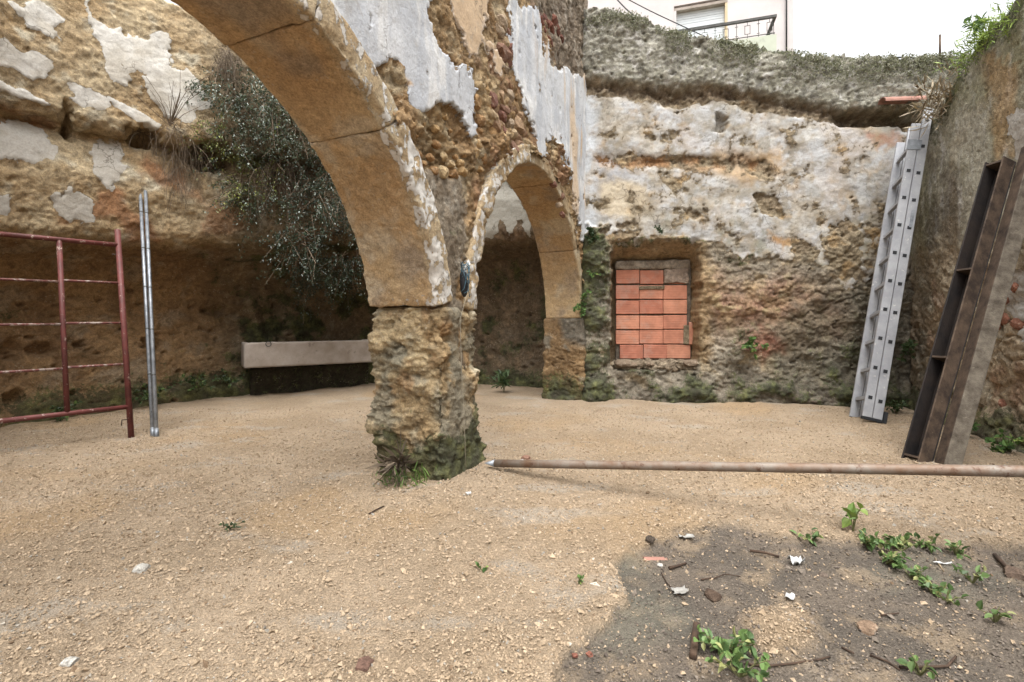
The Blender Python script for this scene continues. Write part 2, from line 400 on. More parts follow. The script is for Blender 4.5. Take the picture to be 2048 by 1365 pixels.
gcol = mix(gcol, GO, 0.6 * ss(0.10, 0.55, fbm(P_ * 0.9 + 3, 3, 86)))
gcol = mix(gcol, GG, 0.6 * ss(0.22, 0.5, fbm(P_ * np.array((1.6, 3.2, 1)), 4, 87)))
scol = tones(P_, 88, C(110, 100, 88), C(130, 116, 100), C(156, 136, 110), 2.6)
scol = mix(scol, C(132, 130, 112), .5 * ss(.1, .5, fbm(P_ * 1.3 + 6, 3, 89)))
gcol = mix(gcol, scol, S_)
V = np.stack([X_, Y_, H_], -1)
me = mesh_np('ground', V, grid_faces(NR, NC), {'Col': gcol.reshape(-1, 3), 'Mask': np.stack([S_, S_, S_], -1).reshape(-1, 3)})
link('ground', me, M_GROUND, kind='structure')
MB().box((-120, -120, -0.5), (240, 0, 0), (0, 240, 0), (0, 0, 0.42)).build('terrain', simple('earth', C4(150, 125, 96), C4(120, 98, 74), 0.4), kind='structure')

# ------------------------------------------------------------------ arch wall (pierced by the two arches)
AO = np.array((-1.758, 0, 0), np.float32); AS = np.array((.3846, .9231, 0), np.float32); AN = np.array((.9231, -.3846, 0), np.float32)
def A(s, z, k):
    s, z, k = np.broadcast_arrays(np.asarray(s, np.float32), np.asarray(z, np.float32), np.asarray(k, np.float32))
    return AO + s[..., None] * AS + k[..., None] * AN + z[..., None] * np.array((0, 0, 1), np.float32)
BC, BR, BZ = 1.787, 1.55, 0.93        # big arch centre, radius, springing height
SC, SR, SZ = 5.43, 1.60, 1.06         # small arch
TH = 0.52
def hole(s, z, c, r, z0, grow):
    return np.where(z > z0, np.hypot(s - c, z - z0), np.abs(s - c)) - (r + grow)
arch_wall = empty('arch_wall', tuple(A(3.58, 0, -.25)), 'high crumbling masonry wall of two arches springing from a rough pillar', 'wall')

sn = [1.75]
while sn[-1] < 7.32: sn.append(sn[-1] + max(.0075, .0040 * .923 * sn[-1]))
sn = np.concatenate([np.arange(-1.2, 1.75, .06), np.array(sn)])
zn = np.concatenate([np.arange(0.0, 5.45, .0115), np.arange(5.45, 5.8, .05)])
S2, Z2 = np.meshgrid(sn, zn, indexing='ij')
B0 = A(S2, Z2, 0 * S2); px, py = proj(B0)
wob = fbm(B0 * 5, 4, 101); wob2 = fbm(B0 * 21, 3, 105)
jx = px + wob * 14 + wob2 * 7; jy = py + fbm(B0 * 5 + 40, 3, 108) * 14
PL1 = [(600, -80), (640, -10), (668, 55), (690, 92), (722, 128), (752, 142), (765, 108), (800, 118), (812, 172), (820, 215), (848, 222), (872, 196), (905, 205), (928, 235), (946, 280), (954, 205), (946, 138), (925, 128), (905, 142), (892, 112), (868, 84), (862, 30), (866, -80)]
PL2 = [(900, -80), (905, 20), (925, 70), (938, 118), (948, 112), (960, 78), (975, 98), (992, 150), (1006, 126), (985, 92), (968, 66), (975, -20), (1000, -80)]
PL3 = [(1008, -80), (1016, 10), (1024, 70), (1026, 140), (1048, 205), (1064, 262), (1074, 300), (1090, 312), (1100, 270), (1122, 300), (1136, 350), (1150, 430), (1160, 480), (1200, 500), (1200, 150), (1156, 152), (1140, 130), (1118, 140), (1102, 128), (1086, 80), (1074, 26), (1056, 4), (1040, 20), (1030, -10), (1030, -80)]
p1 = patch(jx, jy, PL1, 9); p2 = patch(jx, jy, PL2, 7); p3 = patch(jx, jy, PL3, 8)
pmask = np.maximum(np.maximum(p1, p2), p3)
chips = ss(0.25, 0.6, fbm(B0 * np.array((6, 6, 5)), 4, 111)); pmask = np.clip(pmask - 0.5 * chips * (pmask > .5), 0, 1)
CEM = [(832, 350), (868, 334), (900, 356), (928, 345), (936, 420), (930, 520), (918, 560), (925, 620), (922, 700), (935, 760), (944, 840), (975, 960), (892, 985), (890, 880), (900, 780), (912, 710), (898, 640), (884, 590), (872, 560), (852, 460)]
cem = ss(6, -6, sdf(jx, jy, CEM))
GREYTOP = [(1036, -80), (1064, 10), (1090, 40), (1104, 120), (1160, 190), (1210, 190), (1210, -80)]
gt = ss(10, -10, sdf(jx, jy, GREYTOP))
rub = relief(B0, 120, 1.0, 1.2) * (1 + .9 * ss(180, 300, py) * ss(380, 340, py)) - 0.014
sm = fbm(B0 * 1.6, 3, 131) * 0.014 + fbm(B0 * 9, 3, 133) * 0.003
bh, bid, be = blocks(B0, 171, 6.5)
rub = rub + .016 * bh * (1 - .5 * ss(.2, -.3, fbm(B0 * 1.1, 2, 172)))
pm_h = ss(.42, .58, pmask)
disp = mix(rub, sm + 0.014, pm_h)
disp = mix(disp, sm * .8 + 0.010 + 0.35 * rub, cem * .85)
col = tones(B0, 141, C(194, 162, 112), C(174, 136, 86), C(204, 180, 138), 2.4)
col = col * (.82 + .36 * bid)[..., None]
col = mix(col, C(158, 108, 80), 0.55 * ss(.15, .5, fbm(B0 * 3.1 + 7, 3, 143)) * ss(900, 985, px))
col = mix(col, tones(B0, 145, C(160, 144, 120), C(140, 122, 98), C(172, 160, 140), 5), cem)
col = mix(col, tones(B0 * np.array((3, 3, .7)), 147, C(170, 152, 130), C(128, 114, 96), C(190, 178, 160), 2), gt * .9)
streak = fbm(B0 * np.array((9, 9, .9)), 3, 151)
pcol = tones(B0 * np.array((2, 2, .6)), 153, C(220, 222, 224), C(196, 200, 206), C(232, 232, 230), 2)
pcol = mix(pcol, C(214, 178, 130), np.clip(p2 * 1.3, 0, 1) * .9)
pcol = mix(pcol, C(222, 186, 136), 0.75 * ss(.10, .5, fbm(B0 * np.array((3.5, 3.5, .8)), 4, 152)) * (p3 > .2))
pcol = mix(pcol, C(150, 146, 140), 0.75 * ss(760, 640, px) * ss(.0, .35, fbm(B0 * 4, 3, 155)) * ss(120, 0, py))
pcol = mix(pcol, C(224, 178, 112), ss(10, -4, sdf(jx, jy, [(782, 150), (800, 142), (812, 165), (800, 182)])))
moss = 0.55 * ss(.5, .0, Z2) + 0.25 * ss(8, -8, sdf(jx, jy, [(895, 455), (920, 455), (920, 480), (898, 482)])) * 2
hb = hole(S2, Z2, BC, BR, BZ, .10); hs = hole(S2, Z2, SC, SR, SZ, .10)
inside = (hb < 0) | (hs < 0)
kf = ~(inside[:-1, :-1] & inside[1:, :-1] & inside[:-1, 1:] & inside[1:, 1:])
V = (B0 + disp[..., None] * AN).reshape(-1, 3)
V2, F2, at2 = compact(V, grid_faces(len(sn), len(zn), kf), {'Col': col.reshape(-1, 3), 'PCol': pcol.reshape(-1, 3), 'Mask': np.stack([pmask, moss, cem], -1).reshape(-1, 3)})
link('masonry_face', mesh_np('masonry_face', V2, F2, at2), M_WALL, arch_wall)
# back face and top of the wall
s3 = np.arange(-1.2, 7.4, .05); z3 = np.arange(0, 5.75, .05); S3, Z3 = np.meshgrid(s3, z3, indexing='ij')
B3 = A(S3, Z3, 0 * S3 - TH + .02); ins3 = (hole(S3, Z3, BC, BR, BZ, .08) < 0) | (hole(S3, Z3, SC, SR, SZ, .08) < 0)
kf = ~(ins3[:-1, :-1] | ins3[1:, :-1] | ins3[:-1, 1:] | ins3[1:, 1:])
B3 = B3 - (relief(B3, 160)[..., None] * AN)
c3 = tones(B3, 161, C(186, 150, 98), C(164, 122, 70), C(196, 168, 122), 2.4); zz = np.zeros(B3.shape, np.float32)
V2, F2, at2 = compact(B3.reshape(-1, 3), grid_faces(len(s3), len(z3), kf)[:, ::-1], {'Col': c3.reshape(-1, 3), 'PCol': c3.reshape(-1, 3), 'Mask': zz.reshape(-1, 3)})
link('rear_face', mesh_np('rear_face', V2, F2, at2), M_WALL, arch_wall)
kk = np.linspace(0, -TH + .02, 8); S4, K4 = np.meshgrid(np.arange(-1.2, 7.4, .06), kk, indexing='ij'); B4 = A(S4, 5.72 + 0 * S4, K4)
B4[..., 2] += fbm(B4 * 4, 3, 165) * .05; c4 = tones(B4, 166, C(150, 140, 118), C(120, 112, 90))
link('wall_top', mesh_np('wall_top', B4, grid_faces(*B4.shape[:2]), {'Col': c4.reshape(-1, 3), 'PCol': c4.reshape(-1, 3), 'Mask': np.full((B4.size // 3, 3), .3)}), M_WALL, arch_wall)

def rough_block(name, parent, mapf, du, dv, dw, res, colf, amp=.006, rnd=.02, seed=0, mat=None, dispf=None):
    """a block in (u,v,w) box space of size du,dv,dw with rounded, worn edges; mapf takes it to the world"""
    Vs, Fs, off = [], [], 0
    h = np.array((du, dv, dw)) / 2
    for ax in range(3):
        o = [i for i in range(3) if i != ax]
        for sgn in (-1, 1):
            n0 = max(3, int(2 * h[o[0]] / res) + 1); n1 = max(3, int(2 * h[o[1]] / res) + 1)
            a, b = np.meshgrid(np.linspace(-h[o[0]], h[o[0]], n0), np.linspace(-h[o[1]], h[o[1]], n1), indexing='ij')
            q = np.zeros(a.shape + (3,)); q[..., o[0]] = a; q[..., o[1]] = b; q[..., ax] = sgn * h[ax]
            inner = np.clip(q, -(h - rnd), h - rnd); dlt = q - inner
            q = inner + dlt / np.maximum(np.linalg.norm(dlt, axis=-1, keepdims=True), 1e-6) * rnd
            Vs.append(q.reshape(-1, 3)); f = grid_faces(n0, n1)
            flip = (sgn > 0) == (ax != 1)
            Fs.append((f if flip else f[:, ::-1]) + off); off += n0 * n1
    Q = np.concatenate(Vs) + h; Fq = np.concatenate(Fs)
    W = mapf(Q[:, 0], Q[:, 1], Q[:, 2]).astype(np.float32)
    dv_ = np.stack([fbm(W * 9 + 50 * i, 3, seed + i) for i in range(3)], -1) * amp + np.stack([fbm(W * 34 + 50 * i, 2, seed + 7 + i) for i in range(3)], -1) * amp * .35
    if dispf is not None: dv_ = dv_ + dispf(W, Q, h)
    col, pcol, mask = colf(W, Q)
    # weld shared edge verts
    key = np.round(Q * 1e5).astype(np.int64); _, first, inv = np.unique(key, axis=0, return_index=True, return_inverse=True); inv = inv.ravel()
    Wd = (W + dv_)[first]
    me = mesh_np(name, Wd, inv[Fq], {'Col': col[first], 'PCol': pcol[first], 'Mask': mask[first]})
    return link(name, me, mat or M_STONE, parent)

def vouss_cols(seed, face_white):
    def f(W, Q):
        col = tones(W, 200, C(206, 174, 124), C(194, 156, 104), C(206, 184, 148), 1.6)
        col = mix(col, C(164, 146, 124), 0.75 * ss(.0, .5, fbm(W * 2.2, 4, 203)))
        k = (W - AO) @ AN
        pc = tones(W, seed + 9, C(222, 218, 210), C(204, 196, 184), None, 3)
        front = ss(-.06, -.005, k)
        col = mix(col, tones(W, 204, C(204, 182, 142), C(184, 156, 112), C(212, 196, 164), 4), front * .9)
        px, py = proj(W); low_ = ss(480, 600, py) * ss(700, 790, px) * (px < 900)
        pm = np.clip(np.maximum(front, .75 * low_) * (0.36 + .16 * face_white + (.25 + .5 * face_white) * fbm(W * np.array((14, 14, 9)), 5, 213, .65)), 0, 1)
        return col, pc, np.stack([pm, np.zeros(len(W)), np.zeros(len(W))], -1)
    return f
def edge_chips(W, Q, h):
    # the front arris is chipped and uneven
    e = ss(.05, .0, Q[:, 1]) * ss(2 * h[2] - .06, 2 * h[2], Q[:, 2]); c = np.maximum(0, fbm(W * 7, 4, 41) + .15)
    pit = ss(.28, .10, worley(W * 16, 43)[0]) * ss(.0, .3, fbm(W * 2.2, 2, 44)) * ss(2 * h[2] - .1, 2 * h[2], Q[:, 2])
    return -(e * c * .05 + pit * .018)[:, None] * AN + (e * c * .02)[:, None] * np.array((0, 0, 1))
def voussoir(c, r, z0, a0, a1, seed, res, ring=.2, gap=.006, fw=.6, k1=.03, amp=.006):
    a0r, a1r = R(a0) + gap / r, R(a1) - gap / r; L = (a1r - a0r) * r
    def mp(u, v, w):
        a = a0r + u / r; rr = r + v
        return A(c + rr * np.cos(a), z0 + rr * np.sin(a), -TH + w)
    return rough_block('voussoir', arch_wall, mp, L, ring, TH + k1, res, vouss_cols(seed, fw), amp, .009, seed, None, edge_chips)
for i, (a0, a1) in enumerate([(9.5, 49.6), (49.6, 71.5), (71.5, 92), (92, 112), (112, 134), (134, 156), (156, 172)]):
    voussoir(BC, BR, BZ, a0, a1, 200 + i * 17, .011 if a1 < 100 else .04, ring=.17 if i else .18, gap=.003 if i else .0015, fw=.9 if i < 1 else .45, amp=.014 if i == 0 else .007)
for i, (a0, a1) in enumerate([(2, 35.5), (35.5, 76), (76, 106), (106, 128), (128, 150), (150, 176)]):
    voussoir(SC, SR, SZ, a0, a1, 400 + i * 17, .015, ring=.16, gap=.003, fw=-.5 if i < 3 else .6, k1=-.012 if i < 3 else .03, amp=.006 if i < 3 else .018)

# pillar between the arches
def pillar_cols(W, Q):
    px, py = proj(W); s = (W - AO) @ AS; k = (W - AO) @ AN; z = W[:, 2]
    col = tones(W, 600, C(206, 180, 132), C(184, 152, 102), C(216, 200, 164), 3)
    col = col * (.84 + .30 * blocks(W, 625, 3.6)[1])[:, None]
    col = mix(col, C(182, 132, 76), .5 * ss(.25, .55, fbm(W * 4, 3, 603)))
    col = mix(col, C(148, 140, 116), .85 * ss(-.05, .45, fbm(W * 3.3 + 9, 4, 605)))
    wob = fbm(W * 5, 4, 607) * 26
    ce = ss(8, -8, sdf(px + wob, py + wob, CEM)) * ss(-.1, -.02, k)
    col = mix(col, tones(W, 609, C(158, 148, 124), C(134, 124, 102), C(172, 160, 132), 6), ce * .85)
    mo = np.maximum(ss(.58, .12, z + .20 * fbm(W * 3, 3, 611)) * 1.1, .26 + .2 * fbm(W * 2.3, 3, 615))
    return col, C(226, 220, 208)[None] * np.ones((len(W), 3), np.float32), np.stack([0.25 + .35 * fbm(W * 8, 4, 613) * ss(.9, 1.2, z), mo, ce], -1)
def pillar_disp(W, Q, h):
    px, py = proj(W); k = (W - AO) @ AN
    ce = ss(8, -8, sdf(px, py, CEM)) * ss(-.1, -.02, k)
    n = Q - h; n = np.where(np.abs(n) > (h - .03), n, 0); n[:, 2] = 0
    ln = np.linalg.norm(n, axis=1, keepdims=True); n = n / np.maximum(ln, 1e-6)
    nw = n[:, :1] * AS + n[:, 1:2] * AN
    bh, bid, be = blocks(W, 625, 3.6); r = relief(W, 620, 1.1, 1.9) + .030 * bh + .016 * ridged(W * np.array((7, 7, 15)), 4, 627) - .016
    r = r * (1 - .6 * ce) + ce * .006
    return nw * r[:, None]
def pillar_map(u, v, w):
    fl = np.exp(-w / .22)
    s = 3.335 + u + (u / .52) * .13 * np.exp(-w / .3); k = -TH - .002 + v + (v / TH) * .03 * fl + .075 * fl * (1 - v / TH)
    return A(s, w - .03, k)
rough_block('pillar', arch_wall, pillar_map, .515, TH + .035, 1.215, .0095, pillar_cols, .008, .05, 630, M_WALL, pillar_disp)
# upper grey shaft behind the ring stones is the masonry face; far jamb of the small arch
def jamb_cols(W, Q):
    col = tones(W, 640, C(178, 142, 92), C(150, 118, 76), C(150, 138, 116), 2.4)
    px, py = proj(W); wob = fbm(W * 5, 3, 643) * 10
    col = mix(col, C(84, 74, 62), .8 * ss(12, -8, sdf(px + wob, py + wob, [(1116, 530), (1130, 500), (1138, 540), (1128, 640), (1112, 640)])))
    col = mix(col, C(120, 118, 108), .8 * ss(10, -8, sdf(px + wob, py + wob, [(1120, 590), (1160, 560), (1200, 640), (1190, 700), (1130, 680)])))
    mo = .75 * ss(.75, .05, W[:, 2] + .2 * fbm(W * 3, 3, 645))
    return col, col, np.stack([np.zeros(len(W)), mo, mo * 0], -1)
def jamb_disp(W, Q, h):
    n = Q - h; n = np.where(np.abs(n) > (h - .03), n, 0); n[:, 2] = 0; n = n / np.maximum(np.linalg.norm(n, axis=1, keepdims=True), 1e-6)
    return (n[:, :1] * AS + n[:, 1:2] * AN) * (relief(W, 650, 1.0)[:, None] * (.35 + .65 * ss(1.0, .6, W[:, 2]))[:, None])
rough_block('jamb', arch_wall, lambda u, v, w: A(7.02 + u - .05 * np.exp(-w / .3), w - .03, -TH - .03 + v), .32, TH + .05, 1.15, .014, jamb_cols, .008, .03, 660, M_WALL, jamb_disp)

# loose rubble stones and broken bricks bedded in the wall
def ico(sub):
    bm = bmesh.new(); bmesh.ops.create_icosphere(bm, subdivisions=sub, radius=1); v = np.array([x.co[:] for x in bm.verts], np.float32)
    f = np.array([[x.index for x in q.verts] for q in bm.faces], np.int32); bm.free(); return v, f
ICO2 = ico(2); ICO1 = ico(1)
def stone_mesh(name, seed, col, size, elong=(1, 1, 1), cut=.75):
    v, f = ICO2; v = v.copy() * np.array(elong)
    v = np.sign(v) * np.minimum(np.abs(v), cut) + v * .25
    v = v * (1 + .28 * fbm(v * 1.3 + seed * 3.7, 3, seed)[:, None])
    c = np.ones((len(v), 3), np.float32) * col[None]
    return mesh_np(name, v * size, f, {'Col': c, 'PCol': c, 'Mask': np.zeros((len(v), 3))}, smooth=False)
def on_arch(x, y, k=0.0):
    rx = (x - CX) / F; off = k / .9231
    d = (1.758 - k * .9231 - .4167 * k * .3846) / (.4167 - rx)
    return at(x, y, d)
def in_poly(x, y, poly): return sdf(np.array([x], np.float32), np.array([y], np.float32), poly)[0] < 0
def scatter(poly, n, mind, rnd):
    xs = [p[0] for p in poly]; ys = [p[1] for p in poly]; out = []
    for _ in range(n * 30):
        x = rnd.uniform(min(xs), max(xs)); y = rnd.uniform(min(ys), max(ys))
        if in_poly(x, y, poly) and all((x - a) ** 2 + (y - b) ** 2 > mind ** 2 for a, b in out): out.append((x, y))
        if len(out) >= n: break
    return out
rnd = random.Random(3)
pal = [C(148, 108, 84), C(172, 138, 100), C(186, 158, 116), C(164, 128, 94), C(138, 92, 74), C(176, 152, 122)]
palo = [C(196, 158, 100), C(184, 142, 86), C(202, 172, 122), C(170, 128, 76)]
def bed_stones(poly, n, mind, smin, smax, pals, seed, nm='stone'):
    r_ = random.Random(seed)
    for i, (x, y) in enumerate(scatter(poly, n, mind, r_)):
        p = on_arch(x, y, 0.0); sz = r_.uniform(smin, smax)
        me = stone_mesh(nm, seed * 50 + i, r_.choice(pals), sz, (r_.uniform(1.0, 1.5), r_.uniform(.7, 1), r_.uniform(.55, .85)))
        o = link(nm, me, M_STONE, arch_wall); o.location = p + Vector(AN) * (-.012 - .50 * sz) ; o.matrix_parent_inverse = arch_wall.matrix_basis.inverted()
        o.rotation_euler = (r_.uniform(-.3, .3), r_.uniform(-.35, .35), math.atan2(AS[1], AS[0]) + r_.uniform(-.3, .3))
bed_stones([(985, 190), (1010, 175), (1040, 215), (1052, 262), (1056, 300), (1030, 300), (1000, 270), (985, 235)], 22, 14, .05, .10, pal, 5)
bed_stones([(955, 130), (985, 160), (985, 235), (1000, 290), (985, 330), (960, 320), (955, 250)], 13, 17, .03, .07, palo, 6)
bed_stones([(790, 290), (850, 300), (930, 300), (985, 320), (960, 345), (900, 352), (850, 335), (815, 330)], 20, 17, .022, .05, palo, 7)
bed_stones([(1000, 35), (1014, 40), (1022, 95), (1016, 145), (1004, 110)], 8, 14, .05, .09, pal, 8)
bed_stones([(1078, 30), (1110, 40), (1132, 92), (1118, 102), (1098, 85), (1086, 60)], 14, 10, .05, .09, [C(120, 72, 56), C(100, 66, 54), C(140, 86, 66)], 9, 'brick_fragment')
bed_stones([(800, 225), (840, 235), (900, 230), (930, 270), (935, 300), (850, 290), (810, 270)], 9, 26, .015, .03, palo, 10)
bed_stones([(1098, 320), (1110, 330), (1140, 430), (1132, 440), (1110, 370)], 8, 16, .03, .06, pal, 12)

# ------------------------------------------------------------------ back wall with the bricked-up niche
BO = np.array((0.60, 6.66, 0), np.float32); BU = np.array((.991, -.1345, 0), np.float32); BU /= np.linalg.norm(BU); BN = np.array((BU[1], -BU[0], 0), np.float32)
back_wall = empty('back_wall', (2.9, 6.4, 0), 'weathered wall with peeling white plaster and lichen behind the ladder', 'wall')
un = np.arange(.20, 6.0, .0145); zn = np.arange(0.0, 5.32, .0145)
U2, Z2 = np.meshgrid(un, zn, indexing='ij'); B0 = BO + U2[..., None] * BU + Z2[..., None] * np.array((0, 0, 1), np.float32); B0 = B0.astype(np.float32)
px, py = proj(B0)
w1 = fbm(B0 * 2.5, 4, 701); w2 = fbm(B0 * 9, 4, 705); w3 = fbm(B0 * 26, 2, 707)
TOP = [(1100, 8), (1165, 18), (1200, 26), (1262, 36), (1330, 68), (1420, 84), (1500, 98), (1600, 117), (1700, 122), (1840, 122), (1930, 114), (2200, 106)]
ytop = cpoly(TOP, px) + w2 * 9 + w3 * 5
BAND = [(1100, 150), (1165, 162), (1260, 172), (1350, 182), (1450, 176), (1540, 196), (1600, 208), (1680, 222), (1760, 226), (1850, 232), (2200, 240)]
yb = cpoly(BAND, px) + w1 * 14 + w2 * 8
PLO = [(1100, 462), (1230, 466), (1400, 470), (1480, 506), (1560, 520), (1640, 548), (1690, 572), (1740, 560), (2200, 560)]
yl = cpoly(PLO, px) + w1 * 40 + w2 * 22
rk = relief(B0, 720, 1.0, 1.4); bh, bid, be = blocks(B0, 721, 2.7)
low = ss(-14, 22, py - yl)
band = ss(12, -14, py - yb)
recess = ss(-6, 10, py - yb) * ss(40, 12, py - yb)
plz = (1 - low) * (1 - band) * (1 - recess)
pn = fbm(B0 * 3.2, 5, 731)
groove = np.exp(-((py - (322 + (px - 1200) * .02 + w1 * 8)) / 14.) ** 2) * ss(1180, 1200, px) * ss(1570, 1500, px)
pmask = np.clip(plz * (0.70 + .46 * pn + .22 * w2) - .45 * groove, 0, 1)
for pl in ([(1640, 480), (1690, 430), (1730, 470), (1720, 560), (1690, 570), (1655, 540)], [(1505, 395), (1545, 382), (1568, 420), (1560, 438), (1520, 430)], [(1310, 352), (1365, 358), (1370, 385), (1340, 380)], [(1590, 470), (1640, 500), (1620, 560), (1580, 560)]):
    pmask = np.minimum(pmask, 1 - .75 * ss(8, -8, sdf(px + w2 * 14, py + w2 * 14, pl)))
ph = ss(.42, .58, pmask)
off = mix(rk, fbm(B0 * 2, 3, 733) * .02 + .02 + .22 * rk, ph)
off = off + (1 - ph) * (1 - band) * .024 * bh
off = mix(off, .065 + rk * .9 + .02 * w1 + .02 * bh, band)
off = off - .06 * recess * (.7 + .8 * w2) - .035 * groove + .6 * rk * recess
off = off + low * (.02 + .05 * w1)
foot = ss(735, 800, py + w1 * 25); off = off + foot * (.10 + .06 * w1)
pil = ss(1222, 1205, px + w2 * 10) * low; off = off + pil * .12
# the recess holding the bricks
nx = ss(1219, 1233, px + w2 * 5 + 4 * w1) * ss(1402, 1386, px + w2 * 6)
ny = ss(474, 560, py + w2 * 5) ** .9 * ss(742, 726, py + w3 * 4)
nich = nx * ny; off = off * (1 - .8 * nich) - .55 * np.minimum(1, nich * 1.6)
hp = ss(5, -5, sdf(px + w2 * 6, py + w2 * 6, [(1432, 228), (1452, 236), (1448, 262), (1430, 264)])); off = off - .12 * hp
wedge = ss(5, -3, np.abs(py - (238 + w2 * 3)) - 12) * ss(1655, 1700, px) * ss(1850, 1830, px); off = off - .18 * wedge
off = off * ss(1148, 1176, px) - .03 * ss(1170, 1150, px)
# colours
col = tones(B0, 741, C(172, 160, 138), C(140, 128, 108), C(186, 166, 130), 2.2) * (.84 + .3 * bid)[..., None]
orr = ss(60, -40, sdf(px + w1 * 60, py + w1 * 30, [(1400, 560), (1480, 580), (1560, 560), (1660, 600), (1690, 650), (1600, 690), (1500, 660), (1420, 640)]))
col = mix(col, tones(B0, 743, C(196, 150, 96), C(184, 128, 94), C(206, 174, 114), 4), orr * .65)
col = mix(col, C(112, 106, 88), .7 * ss(40, -40, sdf(px + w1 * 60, py + w2 * 40, [(1560, 610), (1720, 560), (1800, 560), (1800, 800), (1500, 800), (1540, 700)])))
red = ss(20, -10, sdf(px + w1 * 30, py + w2 * 20, [(1490, 690), (1540, 660), (1560, 690), (1520, 715)])); col = mix(col, C(164, 96, 72), red * .7)
col = mix(col, tones(B0, 745, C(138, 128, 110), C(112, 102, 88), C(128, 110, 94), 5), foot * .85)
col = mix(col, C(176, 144, 96), .8 * ss(20, -10, sdf(px + w2 * 12, py + w2 * 12, [(1215, 470), (1300, 474), (1405, 478), (1420, 560), (1415, 720), (1390, 720), (1385, 540), (1230, 520)])))
col = mix(col, tones(B0, 746, C(206, 176, 130), C(184, 150, 104), None, 5), .9 * ss(.02, .2, nich))
up = (1 - low)
col = mix(col, tones(B0, 747, C(178, 158, 122), C(158, 136, 104), C(196, 160, 104), 3), up * .85)
col = mix(col, C(188, 132, 76), .8 * groove * ss(-.1, .3, fbm(B0 * 3, 3, 749)))
lich = tones(B0, 751, C(188, 184, 168), C(158, 154, 134), C(212, 208, 198), 6)
lich = mix(lich, C(98, 94, 82), .7 * ss(.18, .45, fbm(B0 * 7 + 3, 4, 753)))
col = mix(col, lich, band * .95)
col = mix(col, tones(B0, 754, C(136, 114, 88), C(110, 92, 72), C(168, 150, 120), 6), recess * .9)
pcol = tones(B0, 755, C(206, 207, 208), C(178, 176, 170), C(214, 212, 206), 3.0)
pcol = mix(pcol, C(204, 190, 164), .5 * ss(.15, .5, fbm(B0 * 1.8, 4, 757)))
pcol = mix(pcol, C(158, 150, 134), .8 * ss(.02, .40, fbm(B0 * 5 + 11, 5, 759, .65)))
pcol = mix(pcol, C(140, 140, 118), .7 * ss(.05, .45, fbm(B0 * 2.2 + 21, 5, 760, .6)) * ss(330, 480, py))
pcol = mix(pcol, C(104, 100, 86), .75 * ss(.16, .46, fbm(B0 * 11 + 5, 5, 762, .7)) * ss(-.3, .3, fbm(B0 * 1.2 + 15, 3, 763)))
pcol = mix(pcol, C(204, 186, 176), .3 * ss(.15, .5, fbm(B0 * 1.6 + 31, 3, 761)))
pcol = mix(pcol, C(206, 164, 104), .75 * ss(16, -12, sdf(px + w2 * 20, py + w2 * 12, [(1430, 300), (1500, 312), (1560, 300), (1555, 345), (1490, 370), (1425, 340)])))
pcol = mix(pcol, C(204, 150, 78), .9 * ss(6, -6, sdf(px + w2 * 14, py + w2 * 14, [(1535, 462), (1560, 478), (1590, 476), (1595, 492), (1560, 492), (1540, 480)])))
pcol = mix(pcol, C(186, 122, 80), .7 * ss(10, -8, sdf(px + w2 * 16, py + w2 * 12, [(1735, 270), (1800, 268), (1790, 290), (1750, 300)])))
pcol = mix(pcol, C(168, 168, 170), .8 * ss(8, -6, sdf(px + w2 * 12, py + w2 * 10, [(1190, 335), (1270, 332), (1284, 352), (1240, 360), (1200, 410), (1180, 400)])))
pcol = mix(pcol, C(222, 204, 170), .85 * ss(8, -8, sdf(px + w2 * 10, py + w2 * 10, [(1200, 372), (1240, 358), (1290, 372), (1298, 410), (1260, 440), (1205, 430)])))
pcol = mix(pcol, C(214, 220, 226), .8 * ss(1205, 1180, px))
pcol = mix(col, pcol, .45 + .52 * ss(.50, .88, pmask + .15 * w2))          # the wash thins out towards its edges
moss = np.clip(low * (.36 + .6 * w1 * ss(500, 700, py)) + foot * .20 + band * (.16 + .35 * w1) + .30 * band * ss(20, 0, py - ytop) + .45 * ss(24, 0, np.abs(py - yl)) * ss(.1, .4, w1) + .35 * ss(1250, 1190, px) * low, 0, 1)
moss = moss * (1 - .9 * nich) * (1 - .55 * orr)
keep_v = py > ytop
V = (B0 + off[..., None] * BN)
# clamp the rows above the crest on to it so that the crest is a clean ragged line
d_ = B0[..., 1]; zt = CH + (HY - ytop) / F * d_
over = np.maximum(0, V[..., 2] - zt); V[..., 2] = np.minimum(V[..., 2], zt + .0 * over)
V = V - np.minimum(over, .7)[..., None] * BN * .9                      # the rows above roll back over the top
V[..., 2] += np.where(over > 0, fbm(V * 7, 3, 771) * .05, 0)
link('masonry_face', mesh_np('masonry_face', V, grid_faces(len(un), len(zn)), {'Col': col.reshape(-1, 3), 'PCol': pcol.reshape(-1, 3), 'Mask': np.stack([pmask, moss, low], -1).reshape(-1, 3)}), M_WALL, back_wall)

# ------------------------------------------------------------------ cave wall (left and rear)
def catmull(pts, n):
    pts = np.array(pts, np.float64); q = np.concatenate([[2 * pts[0] - pts[1]], pts, [2 * pts[-1] - pts[-2]]]); out = []
    for i in range(len(pts) - 1):
        a, b, c, d = q[i:i + 4]
        for t in np.linspace(0, 1, 40, endpoint=False): out.append(.5 * ((2 * b) + (-a + c) * t + (2 * a - 5 * b + 4 * c - d) * t * t + (-a + 3 * b - 3 * c + d) * t ** 3))
    out.append(pts[-1]); out = np.array(out); L = np.concatenate([[0], np.cumsum(np.linalg.norm(np.diff(out, axis=0), axis=1))])
    u = np.linspace(0, L[-1], n) if n > 1 else L; return np.stack([np.interp(u, L, out[:, k]) for k in range(pts.shape[1])], -1), u
cave_wall = empty('cave_wall', (-4.2, 7, 0), 'undercut ochre rock wall with pale plaster remains behind the big arch', 'wall')
